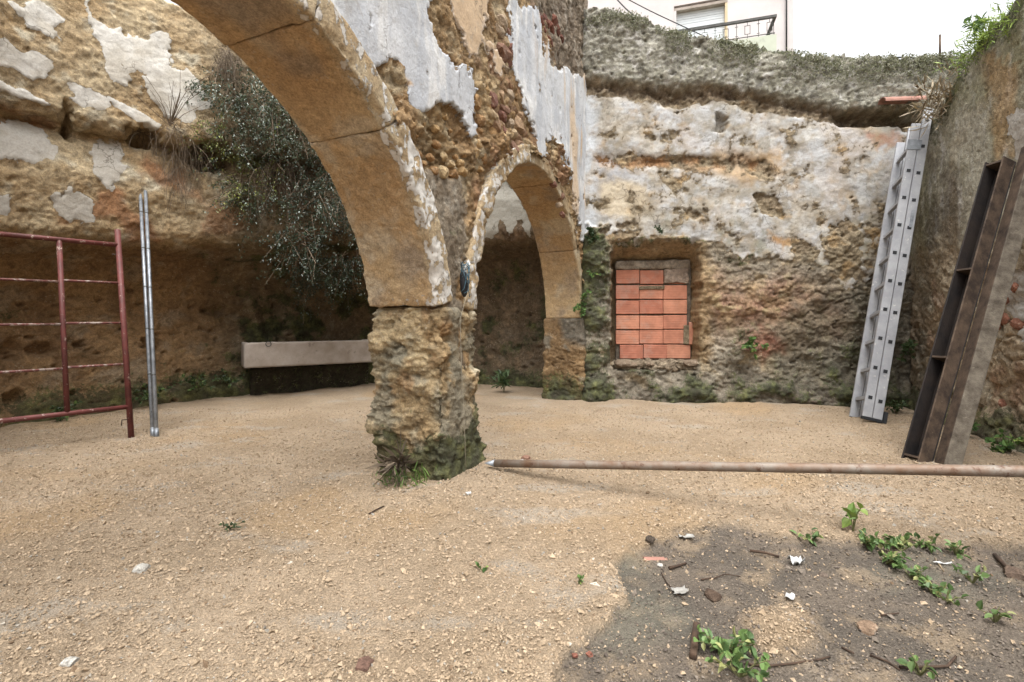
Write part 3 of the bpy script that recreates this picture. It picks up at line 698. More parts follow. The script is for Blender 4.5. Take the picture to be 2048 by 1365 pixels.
cpts = [(-4.6, 1.6), (-5.1, 3.0), (-5.45, 4.2), (-5.35, 5.15), (-4.75, 6.25), (-4.05, 7.15), (-2.6, 8.3), (-1.0, 8.4), (0.2, 7.9), (1.0, 7.3)]
NU = 600; bc, uu = catmull(cpts, NU)
tg = np.gradient(bc, axis=0); tg /= np.linalg.norm(tg, axis=1, keepdims=True)
k9 = np.ones(61) / 61
inn = np.stack([tg[:, 1], -tg[:, 0]], -1)
inn = np.stack([np.convolve(np.pad(inn[:, k], 30, 'edge'), k9, 'valid') for k in range(2)], -1); inn /= np.linalg.norm(inn, axis=1, keepdims=True)
z1 = np.interp(uu, [0, 3.5, 6, 8, 12], [1.9, 1.92, 2.1, 2.3, 2.22]); z2 = np.interp(uu, [0, 4, 6, 12], [3.22, 3.2, 3.3, 3.3])
U1 = np.stack([uu, 0 * uu, 0 * uu], -1); z1 = z1 + fbm(U1 * 1.5, 4, 801) * .10; z2 = z2 + fbm(U1 * 1.2 + 9, 4, 803) * .10
deep = np.interp(uu, [0, 3, 5, 7, 12], [.45, .45, .65, 1.15, .75])
prof = lambda a, b, e: [(0.10, -0.03), (0.0, .32), (-.06, .9), (-.02, a - .55), (.15 * e / .5, a - .18), (.42 * e / .5, a - .03), (.5 * e / .5, a + .03), (e + .05, a + .14), (e + .07, a + .6), (e + .0, b - .25), (e - .10, b - .03), (e + .07, b + .0), (e + .12, b + .1), (e + .08, b + .8), (e - .05, 5.0), (e - .6, 5.1)]
tc = None; rows = []
pm_ = np.array(prof(2.05, 3.25, .55)); tc = np.concatenate([[0], np.cumsum(np.linalg.norm(np.diff(pm_, axis=0), axis=1))])
tv = np.arange(0, tc[-1], .019); NV = len(tv)
OFF = np.zeros((NU, NV), np.float32); ZZ = np.zeros((NU, NV), np.float32)
for i in range(NU):
    p = np.array(prof(z1[i], z2[i], deep[i])); OFF[i] = np.interp(tv, tc, p[:, 0]); ZZ[i] = np.interp(tv, tc, p[:, 1])
B0 = np.zeros((NU, NV, 3), np.float32); B0[..., :2] = bc[:, None, :] + inn[:, None, :] * OFF[..., None]; B0[..., 2] = ZZ
gu = np.gradient(B0, axis=0); gv = np.gradient(B0, axis=1); NN = np.cross(gu, gv); NN /= np.maximum(np.linalg.norm(NN, axis=-1, keepdims=True), 1e-6)
if (NN[:, NV // 4, :2] * inn).sum() < 0: NN = -NN
px, py = proj(B0)
w1 = fbm(B0 * 2.5, 4, 811); w2 = fbm(B0 * 9, 4, 815)
lower = ss(.04, -.05, ZZ - z1[:, None]); upper = ss(-.04, .03, ZZ - z2[:, None])
rk = relief(B0, 820, .85, 1.3, .4 + .6 * lower)
arcL = px > 900
pm1 = np.zeros_like(px)
for pl in ([(150, -60), (190, 40), (225, 62), (246, 55), (262, 76), (300, 76), (332, 64), (346, 110), (332, 150), (292, 152), (270, 140), (250, 170), (215, 160), (204, 100), (180, 50)], [(134, 166), (176, 172), (218, 200), (200, 220), (160, 214), (140, 198)], [(-60, 60), (0, 70), (42, 108), (75, 104), (106, 124), (96, 152), (70, 166), (30, 142), (-60, 115)], [(-60, 150), (0, 160), (60, 184), (96, 204), (80, 206), (40, 192), (-60, 176)], [(100, 392), (150, 380), (185, 400), (190, 440), (140, 446), (110, 425)], [(-40, 260), (40, 240), (90, 262), (120, 300), (90, 330), (30, 320), (-40, 340)], [(190, 280), (240, 285), (250, 340), (215, 380), (180, 340)], [(300, 120), (380, 140), (420, 200), (380, 250), (320, 230), (290, 180)], [(20, 10), (80, 0), (130, 40), (110, 80), (60, 60)], [(-20, 390), (30, 395), (20, 425), (-20, 430)], [(210, 190), (290, 230), (330, 255), (300, 262), (230, 215)]):
    pm1 = np.maximum(pm1, patch(px + w2 * 18, py + w2 * 14, pl, 7))
rear = patch(px + w2 * 10, py + w2 * 10, [(930, 330), (1000, 345), (1040, 400), (1062, 440), (1058, 475), (1040, 440), (1020, 470), (1005, 440), (985, 478), (930, 480)], 6)
pm1 = np.clip(np.maximum(pm1, rear) - .4 * ss(.2, .5, fbm(B0 * 7, 4, 823)), 0, 1)
disp = mix(rk, rk * .3 + .015, ss(.42, .58, pm1))
for hx, hy, rx_, ry_ in ((135, 240, 12, 34), (285, 275, 30, 22), (420, 315, 40, 26), (80, 700, 30, 12), (20, 700, 24, 20), (300, 690, 22, 8), (30, 800, 22, 20), (160, 690, 14, 8), (550, 640, 30, 40), (430, 620, 30, 14)):
    disp = disp - (.22 if hy < 400 else .10) * ss(1.3, .5, np.hypot((px + w2 * 12 - hx) / rx_, (py + w2 * 12 - hy) / ry_)) * (px < 800)
# rows of bore holes in the soft rock
pf, _, pr = worley(B0 * np.array((5.5, 5.5, 9), np.float32), 827); disp = disp - .06 * ss(.28, .12, pf) * (pr > .5) * lower
col = tones(B0, 831, C(214, 190, 146), C(198, 166, 116), C(222, 208, 176), 2.2)
col = mix(col, C(186, 128, 80), .8 * ss(.05, .45, fbm(B0 * 1.9 + 5, 4, 833)) * (1 - upper) * (1 - lower))
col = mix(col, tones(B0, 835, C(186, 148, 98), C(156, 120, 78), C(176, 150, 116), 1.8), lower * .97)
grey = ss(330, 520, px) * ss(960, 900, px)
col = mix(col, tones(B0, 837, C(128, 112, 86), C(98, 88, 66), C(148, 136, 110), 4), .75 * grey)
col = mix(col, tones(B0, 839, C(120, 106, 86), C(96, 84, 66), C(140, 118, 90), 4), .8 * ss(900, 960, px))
pcol = tones(B0, 841, C(226, 222, 212), C(206, 198, 182), C(214, 206, 190), 3)
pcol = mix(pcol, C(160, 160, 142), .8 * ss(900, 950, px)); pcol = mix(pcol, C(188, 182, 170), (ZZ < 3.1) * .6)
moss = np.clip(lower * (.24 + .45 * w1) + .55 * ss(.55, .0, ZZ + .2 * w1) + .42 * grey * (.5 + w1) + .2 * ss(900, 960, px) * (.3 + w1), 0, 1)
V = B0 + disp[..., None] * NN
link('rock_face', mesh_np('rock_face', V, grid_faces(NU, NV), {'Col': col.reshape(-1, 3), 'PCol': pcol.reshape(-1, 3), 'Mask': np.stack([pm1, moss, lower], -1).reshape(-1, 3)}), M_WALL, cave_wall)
CAVE_V = V; CAVE_N = NN; CAVE_PX = px; CAVE_PY = py
def on_cave(x, y, out=0.0):
    i = np.argmin((CAVE_PX - x) ** 2 + (CAVE_PY - y) ** 2 + np.where(CAVE_V[..., 1] < 1, 1e9, 0)); i = np.unravel_index(i, CAVE_PX.shape)
    return Vector(CAVE_V[i] + CAVE_N[i] * out), Vector(CAVE_N[i])

# ------------------------------------------------------------------ right wall
right_wall = empty('right_wall', (4.4, 4.5, 0), 'stained grey and ochre wall with grass on its crest, right edge', 'wall')
rpts = [(3.15, -1.0), (3.55, 1.0), (3.85, 2.5), (4.24, 4.0), (4.60, 5.06), (5.0, 6.05), (5.2, 6.5)]
NU = 420; bc, uu = catmull(rpts, 2000)
du = np.concatenate([np.arange(0, 4.2, .06), np.arange(4.2, uu[-1], .0135)]); NU = len(du)
bc = np.stack([np.interp(du, uu, bc[:, k]) for k in range(2)], -1); tg = np.gradient(bc, axis=0); tg /= np.linalg.norm(tg, axis=1, keepdims=True)
inn = np.stack([-tg[:, 1], tg[:, 0]], -1)
zn = np.arange(-.03, 4.5, .014); NV = len(zn)
B0 = np.zeros((NU, NV, 3), np.float32); B0[..., :2] = bc[:, None, :]; B0[..., 2] = zn
N0 = np.zeros_like(B0); N0[..., :2] = inn[:, None, :]
px, py = proj(B0); ZZ = B0[..., 2]
w1 = fbm(B0 * 2.5, 4, 901); w2 = fbm(B0 * 9, 4, 905)
ztop = np.interp(bc[:, 1], [0, 3.8, 4.5, 4.9, 5.3, 6.05, 6.6], [3.9, 3.85, 3.72, 3.58, 3.36, 3.26, 3.3])[:, None] + w1 * .05 + w2 * .03
rk = relief(B0, 920, .8, 1.2); bh, bid, be = blocks(B0, 921, 3.8); rk = rk + .035 * bh * ss(1.9, 1.3, B0[..., 2])
smooth_up = ss(1.5, 2.1, ZZ + .35 * w1)
disp = mix(rk, rk * .45 + .02, smooth_up) + .10 * ss(.35, 0, ZZ)
col = tones(B0, 931, C(214, 194, 162), C(196, 170, 134), C(218, 204, 176), 2)
col = mix(col, C(178, 124, 94), .4 * ss(.2, .45, fbm(B0 * 2.6, 3, 933)))
stk = B0 * np.array((5, 5, 1.6), np.float32)
colu = tones(stk, 935, C(208, 202, 178), C(168, 160, 134), C(230, 226, 214), 1.2)
colu = mix(colu, C(150, 150, 98), .45 * ss(-.1, .4, fbm(B0 * 1.1 + 8, 3, 936)))
colu = mix(colu, C(182, 158, 118), .4 * ss(.1, .4, fbm(B0 * 1.5, 3, 937)))
colu = mix(colu, C(210, 204, 184), .7 * ss(20, -20, sdf(px + w1 * 50, py + w2 * 40, [(1935, 200), (1985, 230), (1990, 400), (1950, 460), (1930, 330)])))
colu = mix(colu, C(200, 160, 104), .7 * ss(14, -14, sdf(px + w1 * 30, py + w2 * 40, [(1985, 110), (2030, 120), (2034, 300), (2000, 330), (1990, 230)])))
colu = mix(colu, C(112, 98, 82), .65 * ss(24, -24, sdf(px + w1 * 50, py + w2 * 60, [(1865, 330), (1920, 320), (1930, 480), (1915, 560), (1850, 560)])))
col = mix(col, colu, smooth_up)
dk = ss(5.3, 5.7, B0[..., 1]); col = mix(col, tones(B0, 939, C(134, 118, 94), C(112, 98, 80), None, 3), dk * .6 * (1 - smooth_up))
pm1 = np.maximum(patch(px + w2 * 12, py + w2 * 12, [(2020, 230), (2100, 200), (2200, 200), (2200, 330), (2036, 320)], 6), patch(px + w2 * 12, py + w2 * 12, [(2000, 560), (2030, 540), (2100, 560), (2100, 660), (2040, 680), (2020, 620)], 6))
pcol = tones(B0, 941, C(206, 202, 194), C(184, 176, 164), None, 3)
moss = np.clip(.75 * ss(.55, .05, ZZ + .3 * w1) + .60 * ss(.75, .0, ztop - ZZ + .25 * w1) + .25 * dk * (.4 + w1), 0, 1)
V = B0 + disp[..., None] * N0
over = np.maximum(0, V[..., 2] - ztop); V[..., 2] = np.minimum(V[..., 2], ztop); V = V - over[..., None] * N0 * 1.5
V[..., 2] += np.where(over > 0, fbm(V * 5, 3, 951) * .06 + over * .12, 0)
link('masonry_face', mesh_np('masonry_face', V, grid_faces(NU, NV), {'Col': col.reshape(-1, 3), 'PCol': pcol.reshape(-1, 3), 'Mask': np.stack([pm1, moss, dk], -1).reshape(-1, 3)}), M_WALL, right_wall)
RW_V = V; RW_N = N0; RW_PX, RW_PY = proj(V)
def on_right(x, y, out=0.0):
    i = np.argmin((RW_PX - x) ** 2 + (RW_PY - y) ** 2 + np.where(RW_V[..., 1] < 1, 1e9, 0)); i = np.unravel_index(i, RW_PX.shape)
    return Vector(RW_V[i] + RW_N[i] * out), Vector(RW_N[i])
for i, (x, y, sz) in enumerate([(2010, 640, .07), (1995, 615, .06), (2012, 600, .05), (1992, 650, .05), (2036, 650, .06), (2008, 810, .05), (2030, 575, .05)]):
    p, n = on_right(x, y, .0); o = link('brick_fragment', stone_mesh('brick_fragment', 970 + i, C(170, 112, 86), sz * .8, (1.3, .5, .8)), M_STONE, right_wall); o.location = p; o.rotation_euler = (0, .6, 1.2 + i)
def on_back(x, y, out=0.0):
    rx = (x - CX) / F; d = (BO[1] - BO[0] * BU[1] / BU[0]) / (1 - rx * BU[1] / BU[0]); p = at(x, y, d); return p + Vector(BN) * out, Vector(BN)

# ------------------------------------------------------------------ brick infill of the niche
infill = empty('brick_infill', tuple(on_back(1308, 717, -.36)[0]), 'orange hollow bricks walling up the window niche, six courses', 'bricks')
ip = on_back(1308, 640, -.36)[0]; yaw = math.atan2(BU[1], BU[0])
bm = bmesh.new(); bmesh.ops.create_cube(bm, size=1); bmesh.ops.scale(bm, vec=(.314, .11, .194), verts=bm.verts)
bmesh.ops.bevel(bm, geom=list(bm.edges), offset=.006, segments=1, affect='EDGES', profile=.5)
bme = bpy.data.meshes.new('brick'); bm.to_mesh(bme); bm.free(); bme.materials.append(M_BRICK)
dB = ip.y
def infill_pt(x, y, out=0.0): return at(x, y, dB - (x - 1308) / F * dB * .1345) + Vector(BN) * out
rb = random.Random(11); rows = [703.5, 674.5, 645, 615, 585.5, 555]
BRW = 47.2
for ri, yy in enumerate(rows):
    x0 = 1262 if ri == 0 else 1254.5
    for ci in range(3):
        if ri == 5 and ci == 2: continue
        o = bpy.data.objects.new('brick', bme); COLL.objects.link(o); o.parent = infill; o.matrix_parent_inverse = infill.matrix_basis.inverted()
        o.location = infill_pt(x0 + ci * BRW + rb.uniform(-.7, .7), yy + rb.uniform(-.6, .6), rb.uniform(-.008, .008)); o.rotation_euler = (0, rb.uniform(-.008, .008), yaw + rb.uniform(-.02, .02))
        o.scale = (1.02, 1, 1)
# broken corner brick, the brick on end at the right, and the mortar bed
o = bpy.data.objects.new('brick', bme); COLL.objects.link(o); o.parent = infill; o.matrix_parent_inverse = infill.matrix_basis.inverted(); o.location = infill_pt(1349, 557, -.03); o.rotation_euler = (0, .05, yaw); o.scale = (.95, 1, .8)
o = bpy.data.objects.new('brick', bme); COLL.objects.link(o); o.parent = infill; o.matrix_parent_inverse = infill.matrix_basis.inverted(); o.location = infill_pt(1385, 667, .02); o.rotation_euler = (0, R(90), yaw); o.scale = (.98, 1, .62)
def plain_cols(c1, c2, seed, ms=0.0):
    def f(W, Q):
        c = tones(W, seed, c1, c2, None, 5); return c, c, np.stack([np.zeros(len(W)), np.full(len(W), ms), np.zeros(len(W))], -1)
    return f
def lump(name, parent, o, ex, ey, ez, res, cols, amp, rnd, seed, mat=M_WALL):
    o, ex, ey, ez = [np.array(v, np.float32) for v in (o, ex, ey, ez)]; l = [float(np.linalg.norm(v)) for v in (ex, ey, ez)]
    return rough_block(name, parent, lambda u, v, w: o + u[:, None] * ex / l[0] + v[:, None] * ey / l[1] + w[:, None] * ez / l[2], l[0], l[1], l[2], res, cols, amp, rnd, seed, mat)
bb = Vector(BU)
lump('mortar_bed', infill, infill_pt(1231, 722, -.09), bb * 1.04, Vector(BN) * .105, (0, 0, 1.35), .03, plain_cols(C(150, 138, 120), C(128, 112, 94), 61), .006, .01, 62)
lump('mortar_cap', infill, infill_pt(1230, 541, -.08), bb * 1.02, Vector(BN) * .15, (0, 0, .13), .014, plain_cols(C(190, 174, 152), C(168, 150, 128), 63), .016, .03, 64)
lump('mortar_smear', infill, infill_pt(1276, 580, .05), bb * .36, Vector(BN) * .014, (0, 0, .05), .012, plain_cols(C(160, 140, 110), C(140, 120, 92), 65), .008, .006, 66)
lump('mortar_smear', infill, infill_pt(1327, 568, .035), bb * .33, Vector(BN) * .03, (0, 0, .2), .014, plain_cols(C(196, 172, 150), C(170, 146, 126), 67), .016, .012, 68)
lump('mortar_smear', infill, infill_pt(1365, 689, .052), bb * .09, Vector(BN) * .012, (0, 0, .27), .012, plain_cols(C(162, 144, 112), C(140, 124, 96), 69), .008, .005, 70)
lump('sill', back_wall, on_back(1226, 742, -.40)[0], bb * 1.13, Vector(BN) * .40, (0, 0, .12), .013, plain_cols(C(166, 148, 120), C(140, 122, 98), 71, .2), .05, .05, 72)
for i, (x, y, w) in enumerate([(1246, 728, .10), (1262, 731, .07), (1380, 727, .09), (1300, 730, .05)]):
    o = link('stone', stone_mesh('stone', 80 + i, C(132, 112, 90), w, (1.4, .8, .45)), M_STONE, back_wall); o.location = on_back(x, y, -.02)[0]

# ------------------------------------------------------------------ concrete trough
tl = Vector((-3.72, 6.72, .42)); tr_ = Vector((-2.2, 7.75, .42)); td = (tr_ - tl).normalized(); tb = Vector((-td.y, td.x, 0)); TL = (tr_ - tl).length
trough = empty('trough', tuple(tl), 'long grey concrete trough set against the dark rock wall', 'trough')
tcols = plain_cols(C(176, 156, 138), C(150, 130, 112), 91)
lump('front_slab', trough, tl, td * TL, tb * .07, (0, 0, .36), .03, tcols, .004, .012, 92, M_CONC)
lump('end_slab', trough, tl + td * .0 + tb * .072, td * .07, tb * .42, (0, 0, .355), .03, tcols, .004, .012, 93, M_CONC)
lump('end_slab', trough, tr_ - td * .07 + tb * .072, td * .07, tb * .42, (0, 0, .355), .03, tcols, .004, .012, 94, M_CONC)
lump('base_slab', trough, tl + td * .072 + tb * .072, td * (TL - .144), tb * .42, (0, 0, .07), .04, tcols, .004, .01, 95, M_CONC)
ring = MB(); rc = tl + td * .30 - tb * .012 + Vector((0, 0, .335))
ring.tube([rc + (td * math.cos(a) + Vector((0, 0, 1)) * math.sin(a)) * .035 for a in np.linspace(0, 2 * math.pi, 17)], .005, 6).build('iron_ring', M_IRON, trough, True)
plinth = lump('trough_plinth', None, tl + td * .12 + tb * .34 - Vector((0, 0, .47)), td * (TL - .1), tb * .5, (0, 0, .44), .025, plain_cols(C(82, 72, 56), C(64, 56, 44), 97, .45), .03, .04, 98)
plinth['label'] = 'dark mossy rock plinth carrying the concrete trough'; plinth['category'] = 'plinth'

# ------------------------------------------------------------------ scaffold frame
def gz(x, y): return float(ground_h(np.array([x], np.float32), np.array([y], np.float32))[0][0])
b0 = Vector((-3.52, 4.47, 0)); fd = Vector((-.634, -.773, 0)); ld = Vector((-.385, .315, 1.97)).normalized(); b0.z = gz(b0.x, b0.y)
frame = empty('scaffold_frame', tuple(b0), 'worn red tubular scaffold frame leaning at the left edge', 'scaffold frame')
FW = 1.02
def fp(a, h): return b0 + fd * a + ld * h
MB().tube([fp(0, -.01), fp(0, 2.04)], .024, 14).build('post', M_REDPAINT, frame, True)
MB().tube([fp(FW, -.06), fp(FW, 2.04)], .024, 14).build('post', M_REDPAINT, frame, True)
MB().tube([fp(0, 1.88), fp(FW, 1.88)], .023, 12).build('top_rail', M_REDPAINT, frame, True)
MB().tube([fp(0, .285), fp(FW, .285)], .021, 12).build('bottom_rail', M_REDPAINT, frame, True)
MB().tube([fp(.43, .285), fp(.43, 1.88)], .02, 12).build('inner_post', M_REDPAINT, frame, True)
for h in (.69, 1.09, 1.49): MB().tube([fp(0, h), fp(.43, h)], .0115, 10).build('rung', M_REDWORN, frame, True)
for h in (.68, 1.08, 1.475): MB().tube([fp(.43, h), fp(FW, h)], .0115, 10).build('rung', M_REDWORN, frame, True)
MB().tube([fp(.0, .17), fp(.06, .17), fp(.065, .12)], .006, 6).build('lock_pin', M_RUST, frame, True)
MB().tube([fp(.0, 1.78), fp(.055, 1.78)], .006, 6).build('lock_pin', M_RUST, frame, True)
MB().tube([fp(.93, .10), fp(1.0, .11)], .008, 6).build('lock_pin', M_RUST, frame, True)

# ------------------------------------------------------------------ two galvanised poles
for i, (bx, tx, bd, lab) in enumerate([(306, 279, 4.50, 'thin galvanised steel pole, left one of the leaning pair'), (313.5, 290, 4.47, 'thin galvanised steel pole, right one of the leaning pair')]):
    p0 = at(bx, 876, bd); p0.z = gz(p0.x, p0.y) - .01; p1 = at(tx, 358 + 3 * i, 5.75)
    e = empty('steel_pole', tuple(p0), lab, 'pole', 'poles leaning on the rock wall')
    MB().tube([p0, p0.lerp(p1, .5), p1], .0175, 12).build('shaft', M_GALV, e, True)
    dirn = (p1 - p0).normalized(); MB().tube([p0 + dirn * .004, p0 + dirn * .09], .0195, 12).build('end_sleeve', M_GALV, e, True)
    for t in (.2, .36, .52, .68, .84): MB().tube([p0.lerp(p1, t) - dirn * .006, p0.lerp(p1, t) + dirn * .006], .0185, 12).build('collar', M_IRON, e, True)

# ------------------------------------------------------------------ aluminium ladder
lb = at(1764, 858, 5.0); lb.z = gz(lb.x, lb.y) + .005
ltop = at(1868, 216, 5.42)
la = (ltop - lb); LL = la.length; la.normalize()
lw = Vector((.36, .933, 0)); lw = (lw - la * lw.dot(la)).normalized(); lt = la.cross(lw).normalized()   # width, thickness
if lt.x > 0: lt = -lt
ladder = empty('ladder', tuple(lb), 'aluminium double extension ladder leaning in the right corner', 'ladder')
LWD = .40; ST = .086
for sec in range(2):
    o0 = lb + lt * (sec * (ST + .006)); l0 = 0 if sec == 0 else .0; l1 = LL if sec == 0 else LL * .945
    if sec == 1: o0 = o0 + la * .0
    for side in (0, 1):
        q = o0 + lw * (side * LWD)
        MB().box(q + la * (l0 + .03), lt * ST, lw * .032, la * (l1 - l0 - .03)).build('stile', M_ALU, ladder, bevel=.004)
        MB().box(q + la * l0 - lt * .003 - lw * .003, lt * (ST + .006), lw * .038, la * .03).build('rubber_foot', M_BLACK, ladder, bevel=.003)
    nr = 11 if sec == 0 else 10
    for k in range(nr):
        h = .20 + k * .322 + (0.02 if sec == 1 else 0)
        if h > l1 - .1: continue
        q = o0 + la * h + lt * (ST * .5 - .017)
        MB().box(q + lw * .033, lt * .034, lw * (LWD - .034), la * .034).build('rung', M_ALU, ladder)
        MB().box(q - lw * .0035 - la * .001, lt * .036, lw * .004, la * .036).build('rung_hole_shade', M_BLACK, ladder)  # black square painting the dark inside of the open rung tube
MB().box(lb - lt * .035 - lw * .02, lt * .03, lw * .06, la * .12).build('stabiliser_foot', M_BLACK, ladder, bevel=.004)
MB().box(lb + la * (LL * .855) - lw * .006 + lt * .06, lt * .13, lw * .005, la * .12).build('guide_bracket', M_GALV, ladder)
MB().box(lb + la * (LL * .60) - lw * .006 + lt * .02, lt * .03, lw * .005, la * .2).build('hook_latch', M_GALV, ladder)

# ------------------------------------------------------------------ leaning steel channels
def channel(name, base, top, w, dpt, facing, label, mats, stiff, group, swap):
    ax = (top - base); L = ax.length; ax.normalize()
    f = Vector(facing); f = (f - ax * f.dot(ax)).normalized(); sdir = ax.cross(f).normalized()
    if swap(sdir): sdir = -sdir
    e = empty(name, tuple(base), label, 'steel beam', group)
    MB().box(base - f * dpt, sdir * w, f * .012, ax * L).build('web', mats[0], e, bevel=.003)
    MB().box(base - f * (dpt - .0125), sdir * .012, f * (dpt - .0125), ax * L).build('flange', mats[1], e, bevel=.003)
    MB().box(base - f * (dpt - .0125) + sdir * (w - .012), sdir * .012, f * (dpt - .0125), ax * L).build('flange', mats[2], e, bevel=.003)
    for t in stiff:
        MB().box(base - f * (dpt - .013) + sdir * .013 + ax * (L * t), sdir * (w - .026), f * (dpt - .02), ax * .015).build('stiffener', M_RUST, e)
    return e, ax, f, sdir
cb = at(1836, 930, 3.64); cb.z = gz(cb.x, cb.y); ct = at(2008, 312, 3.84)
e1, ax1, f1, s1 = channel('steel_channel', cb, ct, .14, .125, (-.97, -.12, .3), 'black steel channel with open side and welded stiffeners leaning on right wall', (M_DARKSTEEL, M_RUST, M_DARKSTEEL), (.012, .33, .62, .985), 'steel beams leaning on the right wall', lambda v: v.y < 0)
cb2 = at(1868, 932, 3.64); cb2.z = gz(cb2.x, cb2.y); ct2 = at(2042, 296, 3.86)
e2, ax2, f2, s2 = channel('steel_channel', cb2, ct2, .105, .12, (.25, .95, .0), 'grimy grey steel channel with its flat back outwards beside the black channel', (M_OLDBOARD, M_RUST, M_RUST), (.02, .5, .98), 'steel beams leaning on the right wall', lambda v: v.x < 0)

# ------------------------------------------------------------------ long pipe
pa = at(968, 941, 3.40); pa.z = gz(pa.x, pa.y) + .03; pb = at(2048, 943, 2.2); pdir = (pb - pa); pend = pa + pdir * 1.56
pipe = empty('long_pipe', tuple(pa), 'long rusty grey pipe propped from the pillar foot across to the right', 'pipe')
MB().tube([pa + (pend - pa) * t for t in np.linspace(.02, 1, 9)], .0265, 18).build('tube', M_RUSTPIPE, pipe, True)
pd_ = pdir.normalized()
MB().tube([pa - pd_ * .0, pa + pd_ * .09], [.0, .0275], 14).build('flattened_tip', M_GALV, pipe, True)

# ------------------------------------------------------------------ rope bundle on the pillar
rp = on_arch(917, 532, .03); 
rope = empty('rope_bundle', tuple(rp), 'black plastic bottle tied to the pillar with frayed blue rope', 'rope')
n_ = Vector(AN); s_ = Vector(AS)
prof_ = [(0, .006), (.01, .018), (.03, .026), (.13, .026), (.16, .018), (.175, .010)]
MB().tube([rp + n_ * .035 - Vector((0, 0, .035 + h)) + s_ * h * .12 for h, r in prof_], [r for h, r in prof_], 12).build('bottle', M_BLACK, rope, True)
rr_ = random.Random(5)
for i in range(6):
    q = rp + n_ * .03 - Vector((0, 0, .0)) ; pts = []
    for t in np.linspace(0, 1, 8):
        a = t * 6 + i; pts.append(q + s_ * (math.cos(a) * .028 + rr_.uniform(-.008, .008)) + n_ * (.02 + math.sin(a) * .028) + Vector((0, 0, .02 - t * rr_.uniform(.02, .26))))
    MB().tube(pts, .0026, 5).build('rope_strand', M_ROPE, rope, True)
g0 = on_arch(932, 955, .10); g0.z = gz(g0.x, g0.y)
st = [rp + n_ * .06 + Vector((0, 0, -.2))]; st += [on_arch(920, 640, .075), on_arch(924, 760, .085), on_arch(930, 880, .10), g0]
MB().tube(st, .0022, 5).build('string', M_STRING, rope, True)

# ------------------------------------------------------------------ neighbouring apartment building
fc = Vector((6.155, 10.57, 0)); fdir = Vector((-.958, .286, 0)); fn = Vector((-.286, -.958, 0))      # facade corner, along (to the left), outward
bld = empty('apartment_building', tuple(fc), 'pale rendered house with roller shutter and balcony beyond the ruin wall', 'building')
def fac(x, y, out=0.0):
    dv = Vector(((x - CX) / F, 1, (HY - y) / F)); o = fc + fn * out - Vector((0, 0, 0)); t = o.dot(fn) / dv.dot(fn); return Vector((0, 0, CH)) + dv * t
Z1 = Vector((0, 0, 1))
def facbox(mb, xa, ya, xb, yb, o0, o1):
    a = fac(xa, ya, o0); b = fac(xb, yb, o0)
    ua = (a - fc).dot(fdir); ub = (b - fc).dot(fdir); z0, z1 = min(a.z, b.z), max(a.z, b.z); u0, u1 = min(ua, ub), max(ua, ub)
    base = fc + fdir * u0 + fn * o0; base.z = z0
    return mb.box(base, fdir * (u1 - u0), fn * (o1 - o0), Z1 * (z1 - z0))
sa = fac(1455, 200).copy(); us0 = (sa - fc).dot(fdir); us1 = (fac(1348, 200) - fc).dot(fdir); zs1 = fac(1400, 4).z; zs0 = 6.45
W_ = MB(); HB = 12.0; LB = 9.0
W_.box(fc - fn * 6, fdir * us0, fn * 6, Z1 * HB); W_.box(fc - fn * 6 + fdir * us1, fdir * (LB - us1), fn * 6, Z1 * HB)
W_.box(fc - fn * 6 + fdir * us0, fdir * (us1 - us0), fn * 6, Z1 * zs0); W_.box(fc - fn * 6 + fdir * us0 + Z1 * zs1, fdir * (us1 - us0), fn * 6, Z1 * (HB - zs1))
W_.build('wall', M_RENDER, bld)
sh = MB(); ns = 34; hh = (zs1 - zs0 - .12) / ns
for k in range(ns): sh.box(fc + fdir * (us0 + .05) - fn * .16 + Z1 * (zs0 + k * hh), fdir * (us1 - us0 - .1), fn * (.05 + .004 * (k % 2)), Z1 * (hh * .88))
sh.box(fc + fdir * (us0 + .05) - fn * .2 + Z1 * zs0, fdir * (us1 - us0 - .1), fn * .05, Z1 * (zs1 - zs0 - .12))
sh.build('roller_shutter', M_SHUTTER, bld)
MB().box(fc + fdir * us0 - fn * .18 + Z1 * (zs1 - .12), fdir * (us1 - us0), fn * .19, Z1 * .06).build('lintel', M_CONC, bld)
MB().box(fc + fdir * us0 - fn * .15 + Z1 * zs0, fdir * .05, fn * .155, Z1 * (zs1 - zs0 - .12)).build('shutter_frame', M_YELLOW, bld)
MB().box(fc + fdir * (us1 - .05) - fn * .15 + Z1 * zs0, fdir * .05, fn * .16, Z1 * (zs1 - zs0 - .12)).build('shutter_frame', M_RENDER, bld)
MB().box(fc - fdir * .003 - fn * 5.9 + Z1 * 6.95, fdir * 5.2, fn * 5.905, Z1 * .02).build('floor_joint', M_CONC, bld)
# balcony
NB = .78; cn = fac(1553, 28, NB); ub = (cn - fc).dot(fdir); zr = cn.z; zp = fac(1555, 68, NB).z; zbot = fac(1555, 112, NB).z
LBAL = 3.2
par = MB(); pt = fc + fdir * ub + fn * (NB - .08) + Z1 * zbot
MB().box(pt, fdir * LBAL, fn * .08, Z1 * (zp - zbot)).build('balcony_parapet', M_PARAPET, bld)
MB().box(fc + fdir * ub + fn * .0 + Z1 * zbot, fdir * .08, fn * (NB - .082), Z1 * (zp - zbot)).build('balcony_parapet', M_PARAPET, bld)
MB().box(fc + fdir * (ub + .082) + Z1 * (zbot + .02), fdir * (LBAL - .09), fn * (NB - .085), Z1 * .12).build('balcony_slab', M_PARAPET, bld)
q0 = fc + fdir * (ub + .02) + fn * (NB - .04)
hr = MB(); hr.box(q0 - fdir * .03 - fn * .025 + Z1 * (zr - .05), fdir * LBAL, fn * .055, Z1 * .05); hr.build('handrail', M_IRON, bld)
